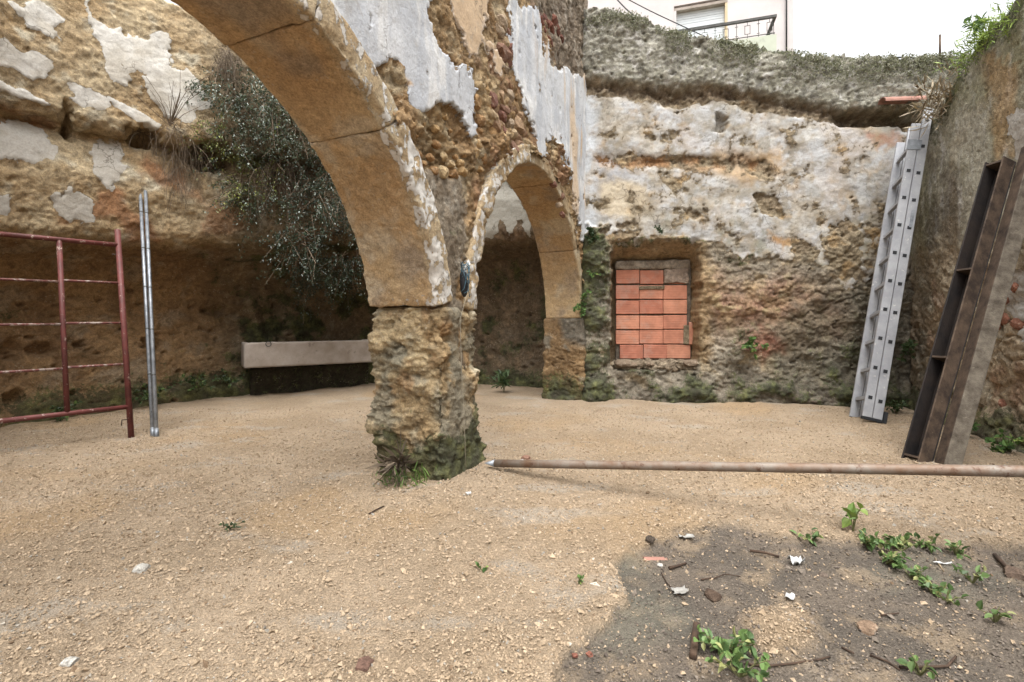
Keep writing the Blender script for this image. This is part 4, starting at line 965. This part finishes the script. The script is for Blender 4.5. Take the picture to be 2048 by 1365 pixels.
MB().box(q0 - fdir * .03 - fn * (NB - .04) + Z1 * (zr - .05), fdir * .055, fn * (NB - .07), Z1 * .05).build('handrail', M_IRON, bld)
MB().tube([q0 + Z1 * (zp + .05), q0 + fdir * LBAL + Z1 * (zp + .05)], .009, 6).build('lower_rail', M_IRON, bld)
MB().tube([q0 + Z1 * (zp + .05) - fn * .05, q0 + Z1 * (zp + .05) - fn * (NB - .05)], .009, 6).build('lower_rail', M_IRON, bld)
for k in range(15):
    c = q0 + fdir * (.10 + .21 * k)
    if c.z is None: pass
    mb = MB(); z0, z1 = zp, zr - .05
    if k % 2 == 0:
        zm0, zm1 = z0 + (z1 - z0) * .3, z0 + (z1 - z0) * .78
        mb.tube([c + Z1 * z0, c + Z1 * zm0], .006, 5); mb.tube([c + Z1 * zm1, c + Z1 * z1], .006, 5)
        for s in (-.05, .05): mb.tube([c + fdir * s + Z1 * zm0, c + fdir * s + Z1 * zm1], .006, 5)
        for zz_ in (zm0, zm1): mb.tube([c - fdir * .056 + Z1 * zz_, c + fdir * .056 + Z1 * zz_], .006, 5)
    else:
        mb.tube([c + Z1 * z0, c + Z1 * z1], .006, 5)
        for t in (.25, .8): mb.tube([c - fdir * .03 + Z1 * (z0 + (z1 - z0) * t), c + fdir * .03 + Z1 * (z0 + (z1 - z0) * t)], .006, 5)
    mb.build('baluster', M_IRON, bld)
for k in range(4):
    c = q0 - fn * (.12 + .16 * k); MB().tube([c + Z1 * zp, c + Z1 * (zr - .05)], .006, 5).build('baluster', M_IRON, bld)
dp = fac(1573, 0, .04); dq = fac(1579, 140, .04); dq = Vector((dp.x, dp.y, dq.z))
MB().tube([dp + Z1 * 2, dp, dq], .016, 8).build('downpipe', M_CABLE, bld, True)
bott = fac(1456, 84, .4); MB().tube([bott + Z1 * (zp - bott.z - .02), bott + Z1 * (zp - bott.z + .14), bott + Z1 * (zp - bott.z + .2)], [.04, .04, .015], 10).build('blue_bottle', M_ROPE, bld, True)
MB().box(fc - fn * 6.3 - fdir * .3 + Z1 * HB, fdir * (LB + .6), fn * 6.6, Z1 * .2).build('roof', M_CONC, bld)

# ------------------------------------------------------------------ cables, rod, tile on the back wall
def cable(name, pts, r, label):
    c, _ = catmull([tuple(p) for p in pts], 40); MB().tube([Vector(p) for p in c], r, 6).build(name, M_CABLE, None, True, label=label, cat='cable')
cable('cable', [at(1600, 114, 6.35), at(1690, 128, 6.3), at(1760, 120, 6.25), at(1800, 115, 6.2), at(1860, 119, 6.15)], .010, 'black cable sagging along the wall crest near the iron rod')
cable('cable', [at(1560, 107, 6.4), at(1640, 119, 6.4), at(1720, 124, 6.35), at(1790, 124, 6.3), at(1850, 118, 6.2)], .006, 'thin grey cable lying just behind the crest, lower of the pair')
cable('cable', [at(1225, -10, 9.0), at(1260, 25, 8.8), at(1300, 50, 8.6), at(1345, 72, 8.4), at(1420, 100, 8.2)], .012, 'upper dark cable hanging in front of the pale house')
cable('cable', [at(1235, -12, 9.1), at(1300, 22, 8.9), at(1370, 55, 8.7), at(1440, 88, 8.5), at(1500, 120, 8.3)], .009, 'lower thin cable crossing in front of the roller shutter')
rod = at(1880, 128, 5.95); MB().tube([rod, at(1880, 70, 5.95)], .012, 8).build('iron_rod', M_RUST, None, True, label='short rusty iron rod standing on the wall crest', cat='rod')
tp = on_back(1790, 214, .13)[0]
def half_tile(name, p, L, r, rot, label):
    vs, fs = [], []; n = 9
    for i, t in enumerate(np.linspace(-.5, .5, 5)):
        for rad in (r, r - .014):
            for k in range(n):
                a = math.pi * k / (n - 1); vs.append((t * L, rad * math.cos(a), rad * math.sin(a) * .7))
    m_ = 2 * n
    for i in range(4):
        for k in range(n - 1):
            b = i * m_; fs.append((b + k, b + m_ + k, b + m_ + k + 1, b + k + 1)); fs.append((b + n + k, b + n + k + 1, b + m_ + n + k + 1, b + m_ + n + k))
        fs.append((b, b + n, b + m_ + n, b + m_)); fs.append((b + n - 1, b + m_ + n - 1, b + m_ + 2 * n - 1, b + 2 * n - 1))
    for b in (0, 4 * m_):
        for k in range(n - 1): fs.append((b + k, b + k + 1, b + n + k + 1, b + n + k))
    me = bpy.data.meshes.new(name); me.from_pydata(vs, [], fs); me.update()
    o = link(name, me, M_TERRA, label=label, cat='tile'); o.location = p; o.rotation_euler = rot; return o
half_tile('roof_tile', tp, .46, .09, (.15, .02, -.13), 'curved terracotta roof tile lying on the ledge above the ladder')

# ------------------------------------------------------------------ plants
def leaves_mesh(name, P, Dr, Nm, L, Wd, col, curl=.25):
    """P base points, Dr directions, Nm leaf normals; two quads folded on the midrib"""
    P, Dr, Nm = [np.asarray(a, np.float32) for a in (P, Dr, Nm)]; n = len(P); L = np.asarray(L, np.float32)[:, None]; Wd = np.asarray(Wd, np.float32)[:, None]
    Dr = Dr / np.linalg.norm(Dr, axis=1, keepdims=True); Sd = np.cross(Dr, Nm); Sd /= np.maximum(np.linalg.norm(Sd, axis=1, keepdims=True), 1e-6); Nn = np.cross(Sd, Dr)
    v = np.stack([P, P + Dr * L * .3 + Sd * Wd * .5 + Nn * Wd * curl, P + Dr * L * .68 + Sd * Wd * .42 + Nn * Wd * curl * .8, P + Dr * L - Nn * L * .12,
                  P + Dr * L * .68 - Sd * Wd * .42 + Nn * Wd * curl * .8, P + Dr * L * .3 - Sd * Wd * .5 + Nn * Wd * curl], 1).reshape(-1, 3)
    b = (np.arange(n) * 6)[:, None]; f = np.concatenate([b + np.array([[0, 1, 2, 3]]), b + np.array([[0, 3, 4, 5]])])
    return mesh_np(name, v, f, {'Col': np.repeat(np.asarray(col, np.float32), 6, 0)}, smooth=False)
def rdir(n, g): v = g.normal(size=(n, 3)); return v / np.linalg.norm(v, axis=1, keepdims=True)
def leafcol(n, g, a, b, c=None, pc=.15):
    t = g.random(n)[:, None]; r = C(*a) * (1 - t) + C(*b) * t
    if c is not None: r = np.where(g.random(n)[:, None] < pc, C(*c), r)
    return r * 1.25 * g.uniform(.75, 1.2, (n, 1))
def small_plant(name, base, up, label, n=40, spread=.12, hgt=.12, L=.05, W=.028, a=(92, 128, 48), b=(60, 92, 36), c=(140, 160, 70), seed=0, stems=6, droop=.0, group=None):
    g = np.random.default_rng(seed); up = Vector(up).normalized(); e = empty(name, tuple(base), label, 'plant', group)
    t1 = up.orthogonal().normalized(); t2 = up.cross(t1); mb = MB(); P, Dv, Nv = [], [], []
    for s in range(stems):
        an = g.uniform(0, 6.283); rr = spread * g.uniform(.25, 1); tip = Vector(base) + (t1 * math.cos(an) + t2 * math.sin(an)) * rr + up * hgt * g.uniform(.4, 1.1) - Vector((0, 0, droop * g.uniform(.3, 1)))
        mid = Vector(base).lerp(tip, .5) + up * hgt * .25
        mb.tube([Vector(base), mid, tip], [.003, .0025, .0012], 4, False)
        for k in range(max(1, n // stems)):
            t = g.uniform(.25, 1.05); q = (mid.lerp(tip, (t - .5) * 2) if t > .5 else Vector(base).lerp(mid, t * 2))
            dv = Vector(g.normal(size=3)) * .8 + (tip - Vector(base)).normalized() * .5; P.append(q); Dv.append(dv); Nv.append(Vector(g.normal(size=3)) * .45 + up + Vector((0, 0, .6)))
    m = len(P)
    link('foliage', leaves_mesh('foliage', [tuple(p) for p in P], [tuple(p) for p in Dv], [tuple(p) for p in Nv], L * g.uniform(.6, 1.2, m), W * g.uniform(.6, 1.2, m), leafcol(m, g, a, b, c)), M_LEAF, e)
    mb.build('stem', simple_stem, e); return e
simple_stem = simple('green_stem', C4(110, 112, 60), C4(90, 88, 48), 20, 0.7)
def gp(x, y, dz=0.0):
    d = F * CH / (y - HY); X = (x - CX) / F * d; z = gz(X, d); d2 = F * (CH - z) / (y - HY); X = (x - CX) / F * d2; return Vector((X, d2, gz(X, d2) + dz))
UPZ = (0, 0, 1)
small_plant('fern', on_back(1162, 604, .16)[0], tuple(BN), 'small green fern on the jamb between small arch and niche', 90, .17, .10, .05, .03, seed=1, stems=9)
small_plant('fern', on_back(1186, 476, .08)[0], tuple(BN), 'dark fern tuft in the corner above left of the niche', 90, .14, .10, .05, .03, (64, 88, 40), (44, 66, 32), None, 2, 8)
small_plant('fern', on_back(1185, 552, .16)[0], tuple(BN), 'tiny green sprig on the pier left of the brick niche', 30, .08, .06, .04, .025, seed=3, stems=4)
small_plant('wall_weed', on_back(1496, 682, .08)[0], tuple(BN), 'leafy weed growing from the wall right of the niche', 100, .17, .12, .055, .035, seed=4, stems=9, droop=.12)
small_plant('wall_weed', on_back(1320, 462, .05)[0], tuple(BN), 'dark little weed on the plaster edge above the niche', 40, .09, .05, .035, .022, (60, 84, 44), (48, 66, 36), None, 5, 5)
small_plant('wall_weed', on_right(1842, 682, .05)[0], (-.9, .2, .2), 'trailing weed on the right wall beside the ladder', 120, .20, .12, .05, .03, (80, 104, 50), (56, 78, 38), None, 6, 10, .25)
small_plant('weed', gp(1706, 812), UPZ, 'bright weed at the foot of the wall left of the ladder', 60, .12, .22, .06, .04, seed=7, stems=7)
small_plant('weed', gp(1792, 826), UPZ, 'dark weed on the ground right of the ladder foot', 90, .20, .14, .05, .03, (70, 92, 44), (50, 70, 34), None, 8, 9)
small_plant('weed', on_back(1738, 645, .07)[0], tuple(BN), 'small weed on the back wall left behind the ladder', 50, .12, .08, .05, .03, (88, 112, 50), (60, 84, 40), None, 9, 6)
small_plant('weed', gp(1008, 786), UPZ, 'long-leaved weed at the cave wall foot seen through the small arch', 60, .22, .28, .13, .04, (74, 96, 50), (54, 76, 40), None, 10, 9)
small_plant('weed', on_right(1968, 862, .06)[0], (-.8, 0, .5), 'green weed at the foot of the right wall by the beams', 90, .14, .14, .05, .032, seed=11, stems=8)
small_plant('weed', on_right(2042, 905, .06)[0], (-.8, 0, .5), 'green weed at the right wall foot, rightmost in the photo', 80, .14, .16, .055, .035, seed=12, stems=8)
for i, (x, y, lab) in enumerate([(388, 790, 'weed clump at the rock wall foot right of the poles'), (452, 782, 'weed clump left of the trough below its end'), (300, 812, 'low green weed at the foot of the two poles'), (118, 852, 'flat green weed under the scaffold frame'), (560, 772, 'mossy weed clump under the trough')]):
    p, _ = on_cave(x, y - 12, .10); small_plant('weed', p, (0.2, -.4, 1), lab, 110, .30, .16, .05, .03, (66, 88, 40), (46, 64, 30), (96, 120, 50), 20 + i, 10)
# plants on the soil patch
small_plant('sprig', gp(1706, 1062), UPZ, 'upright sprig with a broad yellow green leaf on the gravel edge', 14, .05, .13, .06, .045, (120, 140, 40), (96, 128, 44), None, 40, 4)
for i, (x, y, n, lab) in enumerate([(1735, 1098, 120, 'dense bright green weed clump on the gravel edge'), (1800, 1104, 120, 'round leaved weed clump right of the dense clump'), (1775, 1130, 90, 'sprawling weed stem below the round leaved clump'), (1822, 1158, 50, 'weed with a yellowing leaf trailing over dark soil'), (1866, 1190, 60, 'lowest trailing weed rosette of the row on soil'), (1893, 1208, 30, 'small pair of leaves at the end of the trailing weed'), (1945, 1168, 36, 'separate three leaved sprig at far right on soil'), (1990, 1246, 14, 'lone pale leaf sprig lying near the right edge'), (1622, 1086, 40, 'short grass tuft at the left end of the weed row'), (1912, 1100, 40, 'low grass tuft on the soil edge near the right'), (1452, 1312, 150, 'leafy weed beside the wooden stake at the bottom'), (1480, 1355, 110, 'leafy weed cut by the bottom edge of the photo'), (1840, 1352, 24, 'grey green weed leaf near the bottom right'), (1850, 1085, 60, 'upright leafy weed at the back of the weed row')]):
    small_plant('weed', gp(x, y), UPZ, lab, max(6, int(n * .55)), .10 if n > 60 else .07, .055, .034, .022, (104, 134, 60), (70, 100, 46), (158, 160, 92), 50 + i, 7)
small_plant('weed', gp(458, 1062), UPZ, 'tiny dark weed alone on the gravel at left', 26, .07, .025, .03, .015, (70, 90, 50), (60, 76, 44), None, 80, 6)
small_plant('weed', gp(1160, 1170), UPZ, 'tiny sprout on the gravel left of the soil patch', 14, .02, .03, .02, .012, seed=81, stems=3)
small_plant('weed', gp(965, 1142), UPZ, 'single small green leaf lying on the gravel centre', 6, .03, .02, .03, .016, seed=82, stems=2)
# grass blades
def grass(name, pts, ups, n, hgt, wid, lab, a, b, seed, mat=M_LEAF, kind='plant', spread=.04, droop=.3):
    g = np.random.default_rng(seed); P, Dv, Nv = [], [], []
    for _ in range(n):
        i = g.integers(len(pts)); p = Vector(pts[i]) + Vector(g.normal(size=3)) * spread; d = Vector(ups[i]) + Vector(g.normal(size=3)) * .5; d.z -= droop * g.random()
        P.append(tuple(p)); Dv.append(tuple(d)); Nv.append(tuple(g.normal(size=3)))
    e = empty(name, tuple(pts[0]), lab, kind)
    link('blades', leaves_mesh('blades', P, Dv, Nv, hgt * g.uniform(.4, 1.2, n), np.full(n, wid) * g.uniform(.6, 1.3, n), leafcol(n, g, a, b), .1), mat, e); return e
grass('grass_tuft', [gp(800, 968), gp(840, 968), gp(775, 960)], [(0, -.3, 1)] * 3, 120, .09, .006, 'green grass tuft at the foot of the pillar', (110, 140, 50), (80, 110, 40), 91)
grass('dry_tuft', [gp(800, 962, .12)], [(0, -.8, .35)], 70, .20, .006, 'dry grey grass tuft on the pillar foot', (128, 112, 92), (92, 78, 62), 92, spread=.02)
def crest(xs, ys, dpt): return [at(x, y, d) for x, y, d in zip(xs, ys, dpt)]
rc_ = [on_right(x, y, .02)[0] for x, y in ((1885, 215), (1900, 190), (1915, 165), (1930, 140), (1945, 115), (1960, 90), (1975, 75), (1995, 60), (2020, 45), (2044, 30))]
rc_ = [Vector((p.x, p.y, p.z)) for p in rc_]
grass('crest_grass', rc_[4:], [(-.8, -.4, .5)] * 6, 800, .10, .006, 'bright green grass hanging over the crest of the right wall', (172, 196, 76), (128, 158, 60), 93, spread=.07, droop=.9)
grass('dry_grass', [on_right(1885, 205, .05)[0], on_right(1875, 215, .05)[0], on_right(1896, 190, .05)[0]], [(-.5, -.4, .6)] * 3, 260, .2, .004, 'dry straw tuft at the top of the ladder', (186, 170, 136), (136, 116, 90), 94, spread=.09, droop=.8)
small_plant('crest_weed', on_right(1968, 80, .0)[0], (-.3, 0, 1), 'broad leaved weed sprouting on the right wall crest', 40, .16, .22, .08, .04, (96, 128, 60), (70, 100, 46), None, 95, 6)
# mossy growth along the crest of the back wall
g = np.random.default_rng(96); n = 9000; xs = g.uniform(1168, 1930, n); tmp = np.interp(xs, [p[0] for p in TOP], [p[1] for p in TOP]); ys = tmp + np.abs(g.normal(size=n)) * 26 - 3
Pm = np.array([tuple(on_back(x, y, .10 + g.uniform(-.05, .05))[0]) for x, y in zip(xs, ys)]); cl = fbm(Pm.astype(np.float32) * 3, 3, 97) > -.12; Pm = Pm[cl]; n = len(Pm)
o = link('crest_moss', leaves_mesh('crest_moss', Pm, rdir(n, g) + np.array((0, -.4, .5)), rdir(n, g), g.uniform(.012, .034, n), g.uniform(.008, .02, n), leafcol(n, g, (140, 142, 108), (112, 116, 84), (166, 164, 138))), M_LEAF, kind='stuff')
o['label'] = 'grey green moss and lichen cushions along the back wall crest'; o['category'] = 'moss'

# hanging shrubs in the corner of the cave wall
def shrub(name, blobs, n, label, seed, L=.036, a=(88, 104, 76), b=(56, 70, 46), c=(146, 160, 146), pc=.13, branches=26):  # default c paints pale glossy highlights into a share of the leaves
    g = np.random.default_rng(seed); P, Dv = [], []; mb = MB(); base = None
    cents = []
    for (x, y, r, out) in blobs:
        p, nn = on_cave(x, y, out); cents.append((p, r, nn))
        if base is None: base = p.copy()
    e = empty(name, tuple(base), label, 'shrub', 'shrubs hanging on the rock wall'); wts = np.array([r ** 2.2 for _, r, _ in cents]); wts /= wts.sum()
    twigs = []
    for k in range(max(60, n // 22)):
        p, r, nn = cents[g.choice(len(cents), p=wts)]
        d = Vector(g.normal(size=3)).normalized() * r * (g.random() ** .45); tw = p + d; tw += nn * max(0, -d.dot(nn)) * .9; twigs.append((tw, d))
    per = n // len(twigs)
    for tw, d in twigs:
        dirn = (d.normalized() * .7 + Vector(g.normal(size=3)) * .6 + Vector((0, 0, -.9))).normalized(); ln = g.uniform(.12, .26) if g.random() < .6 else g.uniform(.3, .65)
        for k in range(per):
            t = g.random(); P.append(tuple(tw + dirn * ln * t + Vector(g.normal(size=3)) * .025)); Dv.append(tuple(dirn + Vector(g.normal(size=3)) * .9))
        if g.random() < .5: mb.tube([tw - dirn * .1, tw + dirn * ln], [.004, .002], 4, False)
    for k in range(branches):
        p, r, nn = cents[g.choice(len(cents), p=wts)]; q = p + Vector(g.normal(size=3)) * r * .7 + nn * .1; m = (p + q) * .5 + Vector((0, 0, .1)); mb.tube([p - nn * .15, m, q], [.012, .008, .004], 5, False)
    m = len(P)
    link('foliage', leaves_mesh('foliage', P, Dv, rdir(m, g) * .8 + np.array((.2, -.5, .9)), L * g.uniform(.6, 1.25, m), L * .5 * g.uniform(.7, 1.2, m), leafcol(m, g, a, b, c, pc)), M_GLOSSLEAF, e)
    mb.build('branches', M_ROOT, e)
    return e
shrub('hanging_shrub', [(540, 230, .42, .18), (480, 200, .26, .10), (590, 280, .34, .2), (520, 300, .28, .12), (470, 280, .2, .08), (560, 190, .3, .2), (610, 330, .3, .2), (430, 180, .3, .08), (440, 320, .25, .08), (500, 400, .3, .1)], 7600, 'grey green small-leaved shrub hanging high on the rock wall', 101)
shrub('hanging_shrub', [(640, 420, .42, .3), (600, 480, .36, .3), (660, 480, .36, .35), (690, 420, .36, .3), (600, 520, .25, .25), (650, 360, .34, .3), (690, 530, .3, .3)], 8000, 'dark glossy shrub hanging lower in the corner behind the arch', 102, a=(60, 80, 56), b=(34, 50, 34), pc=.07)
shrub('yellow_shrub', [(450, 290, .16, .08), (500, 330, .2, .08), (540, 350, .2, .1), (480, 380, .16, .05), (420, 260, .12, .05)], 1900, 'sparse yellow green shrub between the root clump and the grey shrub', 103, .032, (124, 134, 52), (84, 96, 40), (160, 168, 70), .2, 8)
def roots(name, starts, n, ln, label, seed, r0=.0034, fan=.25):
    g = np.random.default_rng(seed); mb = MB(); base = on_cave(*starts[0][:2], .05)[0]
    e = empty(name, tuple(base), label, 'roots', 'dry root clumps hanging on the rock wall')
    cache = [on_cave(x, y, .06) for x, y in starts]
    for k in range(n):
        p, nn = cache[g.integers(len(cache))]; p = p + Vector(g.normal(size=3)) * .05; pts = [p]; v = Vector(g.normal(size=3)) * fan + nn * .35 + Vector((0, 0, .1)); L = ln * g.uniform(.4, 1.2)
        for j in range(6):
            v = v * .75 + Vector((0, 0, -.32)) + Vector(g.normal(size=3)) * .10; pts.append(pts[-1] + v.normalized() * L / 6)
        mb.tube(pts, [r0 * (1 - .12 * j) for j in range(7)], 3, False)
    mb.build('strands', M_ROOT, e, True); return e
roots('root_clump', [(335, 262), (370, 285), (305, 275), (395, 300), (350, 270), (420, 310)], 120, .45, 'dry root clump sprouting from the ledge above the poles', 111, .0032, .9)
roots('root_clump', [(450, 110), (470, 125), (440, 130)], 130, .6, 'dry roots hanging beside the arch stones at the top', 112)
roots('root_clump', [(560, 340), (575, 350), (545, 350), (590, 345)], 220, .9, 'curtain of dry roots between the two hanging shrubs', 113)
roots('root_clump', [(400, 310), (430, 320), (380, 305)], 150, .5, 'dry roots under the dark hole left of the shrubs', 114)
roots('root_clump', [(325, 300), (340, 318), (352, 335), (362, 310), (372, 345), (345, 370)], 90, .6, 'dark root strands trailing down beside the pole tops', 115, .003, .22)
g = np.random.default_rng(116); bp, bn = on_cave(338, 255, .05)
mb = MB()
for k in range(16):
    v = Vector((g.normal() * .8, g.normal() * .3, 1.0)).normalized() + bn * .35; L = g.uniform(.3, .7); mb.tube([bp, bp + v * L * .5, bp + v * L + Vector((g.normal() * .06, 0, -.02))], [.004, .003, .0015], 4, False)
e = empty('dry_bush', tuple(bp), 'bare dry twigs fanning up from the root clump on the ledge', 'plant'); mb.build('twigs', M_ROOT, e)

# ------------------------------------------------------------------ litter on the ground
def bent_sheet(name, p, w, h, rz, mat, label, cat, seed, lift=.02):
    g = np.random.default_rng(seed); nx, ny = 7, 6; a, b = np.meshgrid(np.linspace(-.5, .5, nx), np.linspace(-.5, .5, ny), indexing='ij')
    Z = lift * (fbm(np.stack([a * 2.2 + seed, b * 2.2, a * 0], -1), 2, seed) + .9 * a ** 2 * 2 + .35); X = a * w * (1 + .2 * g.normal(size=a.shape) * (np.abs(b) > .4)); Y = b * h
    me = mesh_np(name, np.stack([X, Y, Z], -1), grid_faces(nx, ny)); o = link(name, me, mat, label=label, cat=cat); o.location = p + Vector((0, 0, .008)); o.rotation_euler = (0, 0, rz)
    md = o.modifiers.new('thickness', 'SOLIDIFY'); md.thickness = .0015; return o
bent_sheet('paper_scrap', gp(1592, 1130), .06, .04, .3, M_PAPER, 'crumpled white paper scrap with a dark edge on soil', 'litter', 1, .03)
bent_sheet('paper_scrap', gp(1580, 1202), .035, .03, .9, M_PAPER, 'small white scrap beside the sandy patch', 'litter', 2, .015)
bent_sheet('plastic_scrap', gp(1360, 1188), .06, .045, .2, M_GREYSCRAP, 'flat grey plastic scrap in the middle of the soil', 'litter', 3, .012)
bent_sheet('plastic_scrap', gp(1372, 1079), .07, .03, -.1, M_GREYSCRAP, 'grey shard lying on the far edge of the soil patch', 'litter', 4, .018)
bent_sheet('paper_scrap', gp(1886, 1131), .075, .012, -.1, M_PAPER, 'thin white strip lying between the weeds', 'litter', 5, .008)
bent_sheet('paper_scrap', gp(937, 992), .03, .022, .4, M_PAPER, 'white chip on the gravel in front of the pillar', 'litter', 6, .014)
bent_sheet('paper_scrap', gp(1040, 928), .05, .03, .2, M_PAPER, 'white scrap behind the pipe end', 'litter', 7, .015)
half_tile('tile_shard', gp(1310, 1119, -.008), .11, .022, (0, .06, .1), 'curved terracotta shard on the dark soil')
def stick(pts, r, label, mat=M_TWIG, nm='stick'):
    P = []
    for i, (x, y) in enumerate(pts): P.append(gp(x, y, r * .9 + .003 + (.004 if i % 2 else 0)))
    MB().tube(P, [r * (1 - .3 * i / max(1, len(P) - 1)) for i in range(len(P))], 7).build(nm, mat, None, True, label=label, cat='stick')
stick([(738, 1031), (752, 1023), (768, 1014)], .005, 'short dark stick on the gravel below the pillar')
stick([(1500, 1106), (1528, 1111), (1558, 1117)], .007, 'dark straight stick left of the white paper')
stick([(1338, 1140), (1352, 1138), (1372, 1131)], .007, 'dark curved stick below the terracotta shard')
stick([(1402, 1162), (1422, 1161)], .004, 'tiny dark stick in the middle of the soil')
stick([(1322, 1146), (1334, 1170), (1352, 1188), (1370, 1205)], .0025, 'thin curved twig by the grey plastic scrap')
stick([(1490, 1332), (1530, 1340), (1580, 1332), (1640, 1325), (1660, 1318)], .004, 'long thin twig right of the bottom weed')
stick([(1740, 1315), (1775, 1330), (1800, 1345)], .004, 'thin twig near the bottom, left of the forked one')
stick([(1800, 1340), (1850, 1342), (1895, 1338), (1912, 1320)], .005, 'forked dark twig near the bottom right')
stick([(1684, 1300), (1708, 1314)], .004, 'short twig between sand patch and bottom edge')
stick([(1762, 1234), (1798, 1232)], .0035, 'fine curved twig above the flat stone')
stick([(1870, 1120), (1888, 1148)], .003, 'straw stalk among the weeds', M_DRYGRASS)
stick([(1990, 1116), (2012, 1140), (2036, 1146)], .010, 'dark broken stick at the right edge of the soil')
stick([(1425, 1160), (1450, 1152), (1480, 1155)], .0025, 'hair thin twig in the soil centre')
stake = empty('wooden_stake', tuple(gp(1388, 1320)), 'short weathered wooden stake lying on the soil at the bottom', 'stake')
a_, b_ = gp(1386, 1322, .012), gp(1394, 1256, .012); dv = (b_ - a_).normalized(); sv = Vector((dv.y, -dv.x, 0))
lump('shaft', stake, a_ - sv * .012 - Vector((0, 0, .012)), dv * (b_ - a_).length, sv * .024, (0, 0, .024), .006, plain_cols(C(120, 92, 70), C(92, 70, 54), 121), .003, .005, 122, M_TWIG)
def rock(p, sz, col, label, seed, el=(1.3, 1, .6)):
    o = link('stone', stone_mesh('stone', seed, col, sz, el), M_STONE, label=label, cat='stone'); o.location = p + Vector((0, 0, sz * .25)); o.rotation_euler = (0, 0, seed * 1.3)
rock(gp(1735, 1260), .028, C(150, 122, 96), 'flat tan stone on the dark soil at right', 131, (1.6, .9, .5))
rock(gp(1426, 1196), .027, C(98, 78, 62), 'dark brown lump in the middle of the soil', 132, (1.6, .9, .6))
rock(gp(283, 1140), .024, C(206, 200, 188), 'pale grey stone alone on the gravel at left', 133)
rock(gp(728, 1332), .024, C(124, 92, 76), 'flat brown stone on the gravel near the bottom', 134, (1.5, 1, .35))
rock(gp(1646, 1153), .016, C(120, 104, 90), 'small grey lump right of the white paper', 135)
rock(gp(2030, 1152), .035, C(112, 92, 76), 'brown stone at the right edge of the soil', 136)
rock(gp(1178, 1310), .010, C(160, 98, 76), 'small orange brick crumb at the soil tip', 137)
rock(gp(1150, 1318), .009, C(150, 92, 72), 'smaller orange brick crumb left of the other', 138)
rock(gp(138, 1330), .018, C(214, 208, 196), 'white pebble at the bottom left of the gravel', 139)
rock(gp(1320, 1132), .012, C(206, 200, 190), 'white crumb below the terracotta shard', 140)
rock(gp(1300, 1080), .02, C(84, 72, 60), 'dark stone on the far left edge of the soil', 141)
rock(gp(1052, 918), .03, C(160, 118, 96), 'reddish stone on the gravel behind the pipe end', 142)

# ------------------------------------------------------------------ loose gravel
def gravel():
    g = np.random.default_rng(201)
    N = 125000
    d = 1.35 * (6.0 / 1.35) ** (g.random(N) ** 1.15); x = d * g.uniform(-1.18, 1.18, N)
    okr = (x < np.interp(d, [1, 2.5, 4, 5.06, 6], [3.4, 3.75, 4.1, 4.4, 4.8])) & (x > np.interp(d, [1, 3, 5, 6], [-4.6, -4.9, -5.2, -4.7]))
    x, d = x[okr].astype(np.float32), d[okr].astype(np.float32)
    h, s = ground_h(x, d); P = np.stack([x, d, 0 * x], -1)
    ridge = np.exp(-((s - .35) / .3) ** 2)
    cl = fbm(P * 1.5, 3, 205)
    keep = g.random(len(x)) < np.clip((1 - s) * (.80 + .6 * cl) + .40 * s + .3 * ridge, 0, 1)
    x, d, h, s, cl = x[keep], d[keep], h[keep], s[keep], cl[keep]; n = len(x)
    r = np.exp(g.normal(math.log(.0032), .48, n)) * np.clip(d / 2.2, .85, 1.5); r = np.clip(r, .0014, .0085); big = g.random(n) < .006; r = np.where(big, g.uniform(.007, .014, n), r)
    col = C(222, 190, 148)[None] * (1 - g.random((n, 1))) + C(186, 148, 106)[None] * g.random((n, 1))
    t = g.random(n)[:, None]; col = C(206, 180, 146) * t + C(184, 158, 124) * (1 - t)
    col = np.where((g.random(n) < .012)[:, None], C(214, 202, 182), col); col = np.where((g.random(n) < .03)[:, None], C(174, 166, 152), col); col = np.where((g.random(n) < .03)[:, None], C(150, 122, 92), col)
    sc = C(150, 136, 120) * t + C(108, 96, 86) * (1 - t); col = np.where((s > .5)[:, None] & (g.random(n) < .75)[:, None], sc, col)
    col = col * g.uniform(.70, .94, (n, 1))
    base = np.array([(1, 0, 0), (-1, 0, 0), (0, 1, 0), (0, -1, 0), (0, 0, 1), (0, 0, -1)], np.float32); fo = np.array([(0, 2, 4), (2, 1, 4), (1, 3, 4), (3, 0, 4), (2, 0, 5), (1, 2, 5), (3, 1, 5), (0, 3, 5)], np.int32)
    v = base[None] * np.stack([g.uniform(.8, 1.5, n), g.uniform(.7, 1.1, n), g.uniform(.45, .9, n)], -1)[:, None, :] + g.normal(size=(n, 6, 3)) * .22
    a = g.uniform(0, 6.28, n); ti = g.normal(size=n) * .5; ca, sa = np.cos(a)[:, None], np.sin(a)[:, None]; ct, st_ = np.cos(ti)[:, None], np.sin(ti)[:, None]
    X = v[..., 0] * ct - v[..., 2] * st_; Zv = v[..., 0] * st_ + v[..., 2] * ct; Y = v[..., 1]
    v = np.stack([X * ca - Y * sa, X * sa + Y * ca, Zv], -1) * r[:, None, None]
    v = v + np.stack([x, d, h + r * .28 + .002], -1)[:, None, :]
    f = (fo[None] + (np.arange(n) * 6)[:, None, None]).reshape(-1, 3)
    o = link('gravel', mesh_np('gravel', v, f, {'Col': np.repeat(col, 6, 0)}, smooth=False), M_PEBBLE, kind='stuff')
    o['label'] = 'loose tan limestone gravel spread over the courtyard floor'; o['category'] = 'gravel'
gravel()
print('TRIS', sum(len(o.data.loops) - 2 * len(o.data.polygons) for o in bpy.data.objects if o.type == 'MESH'))
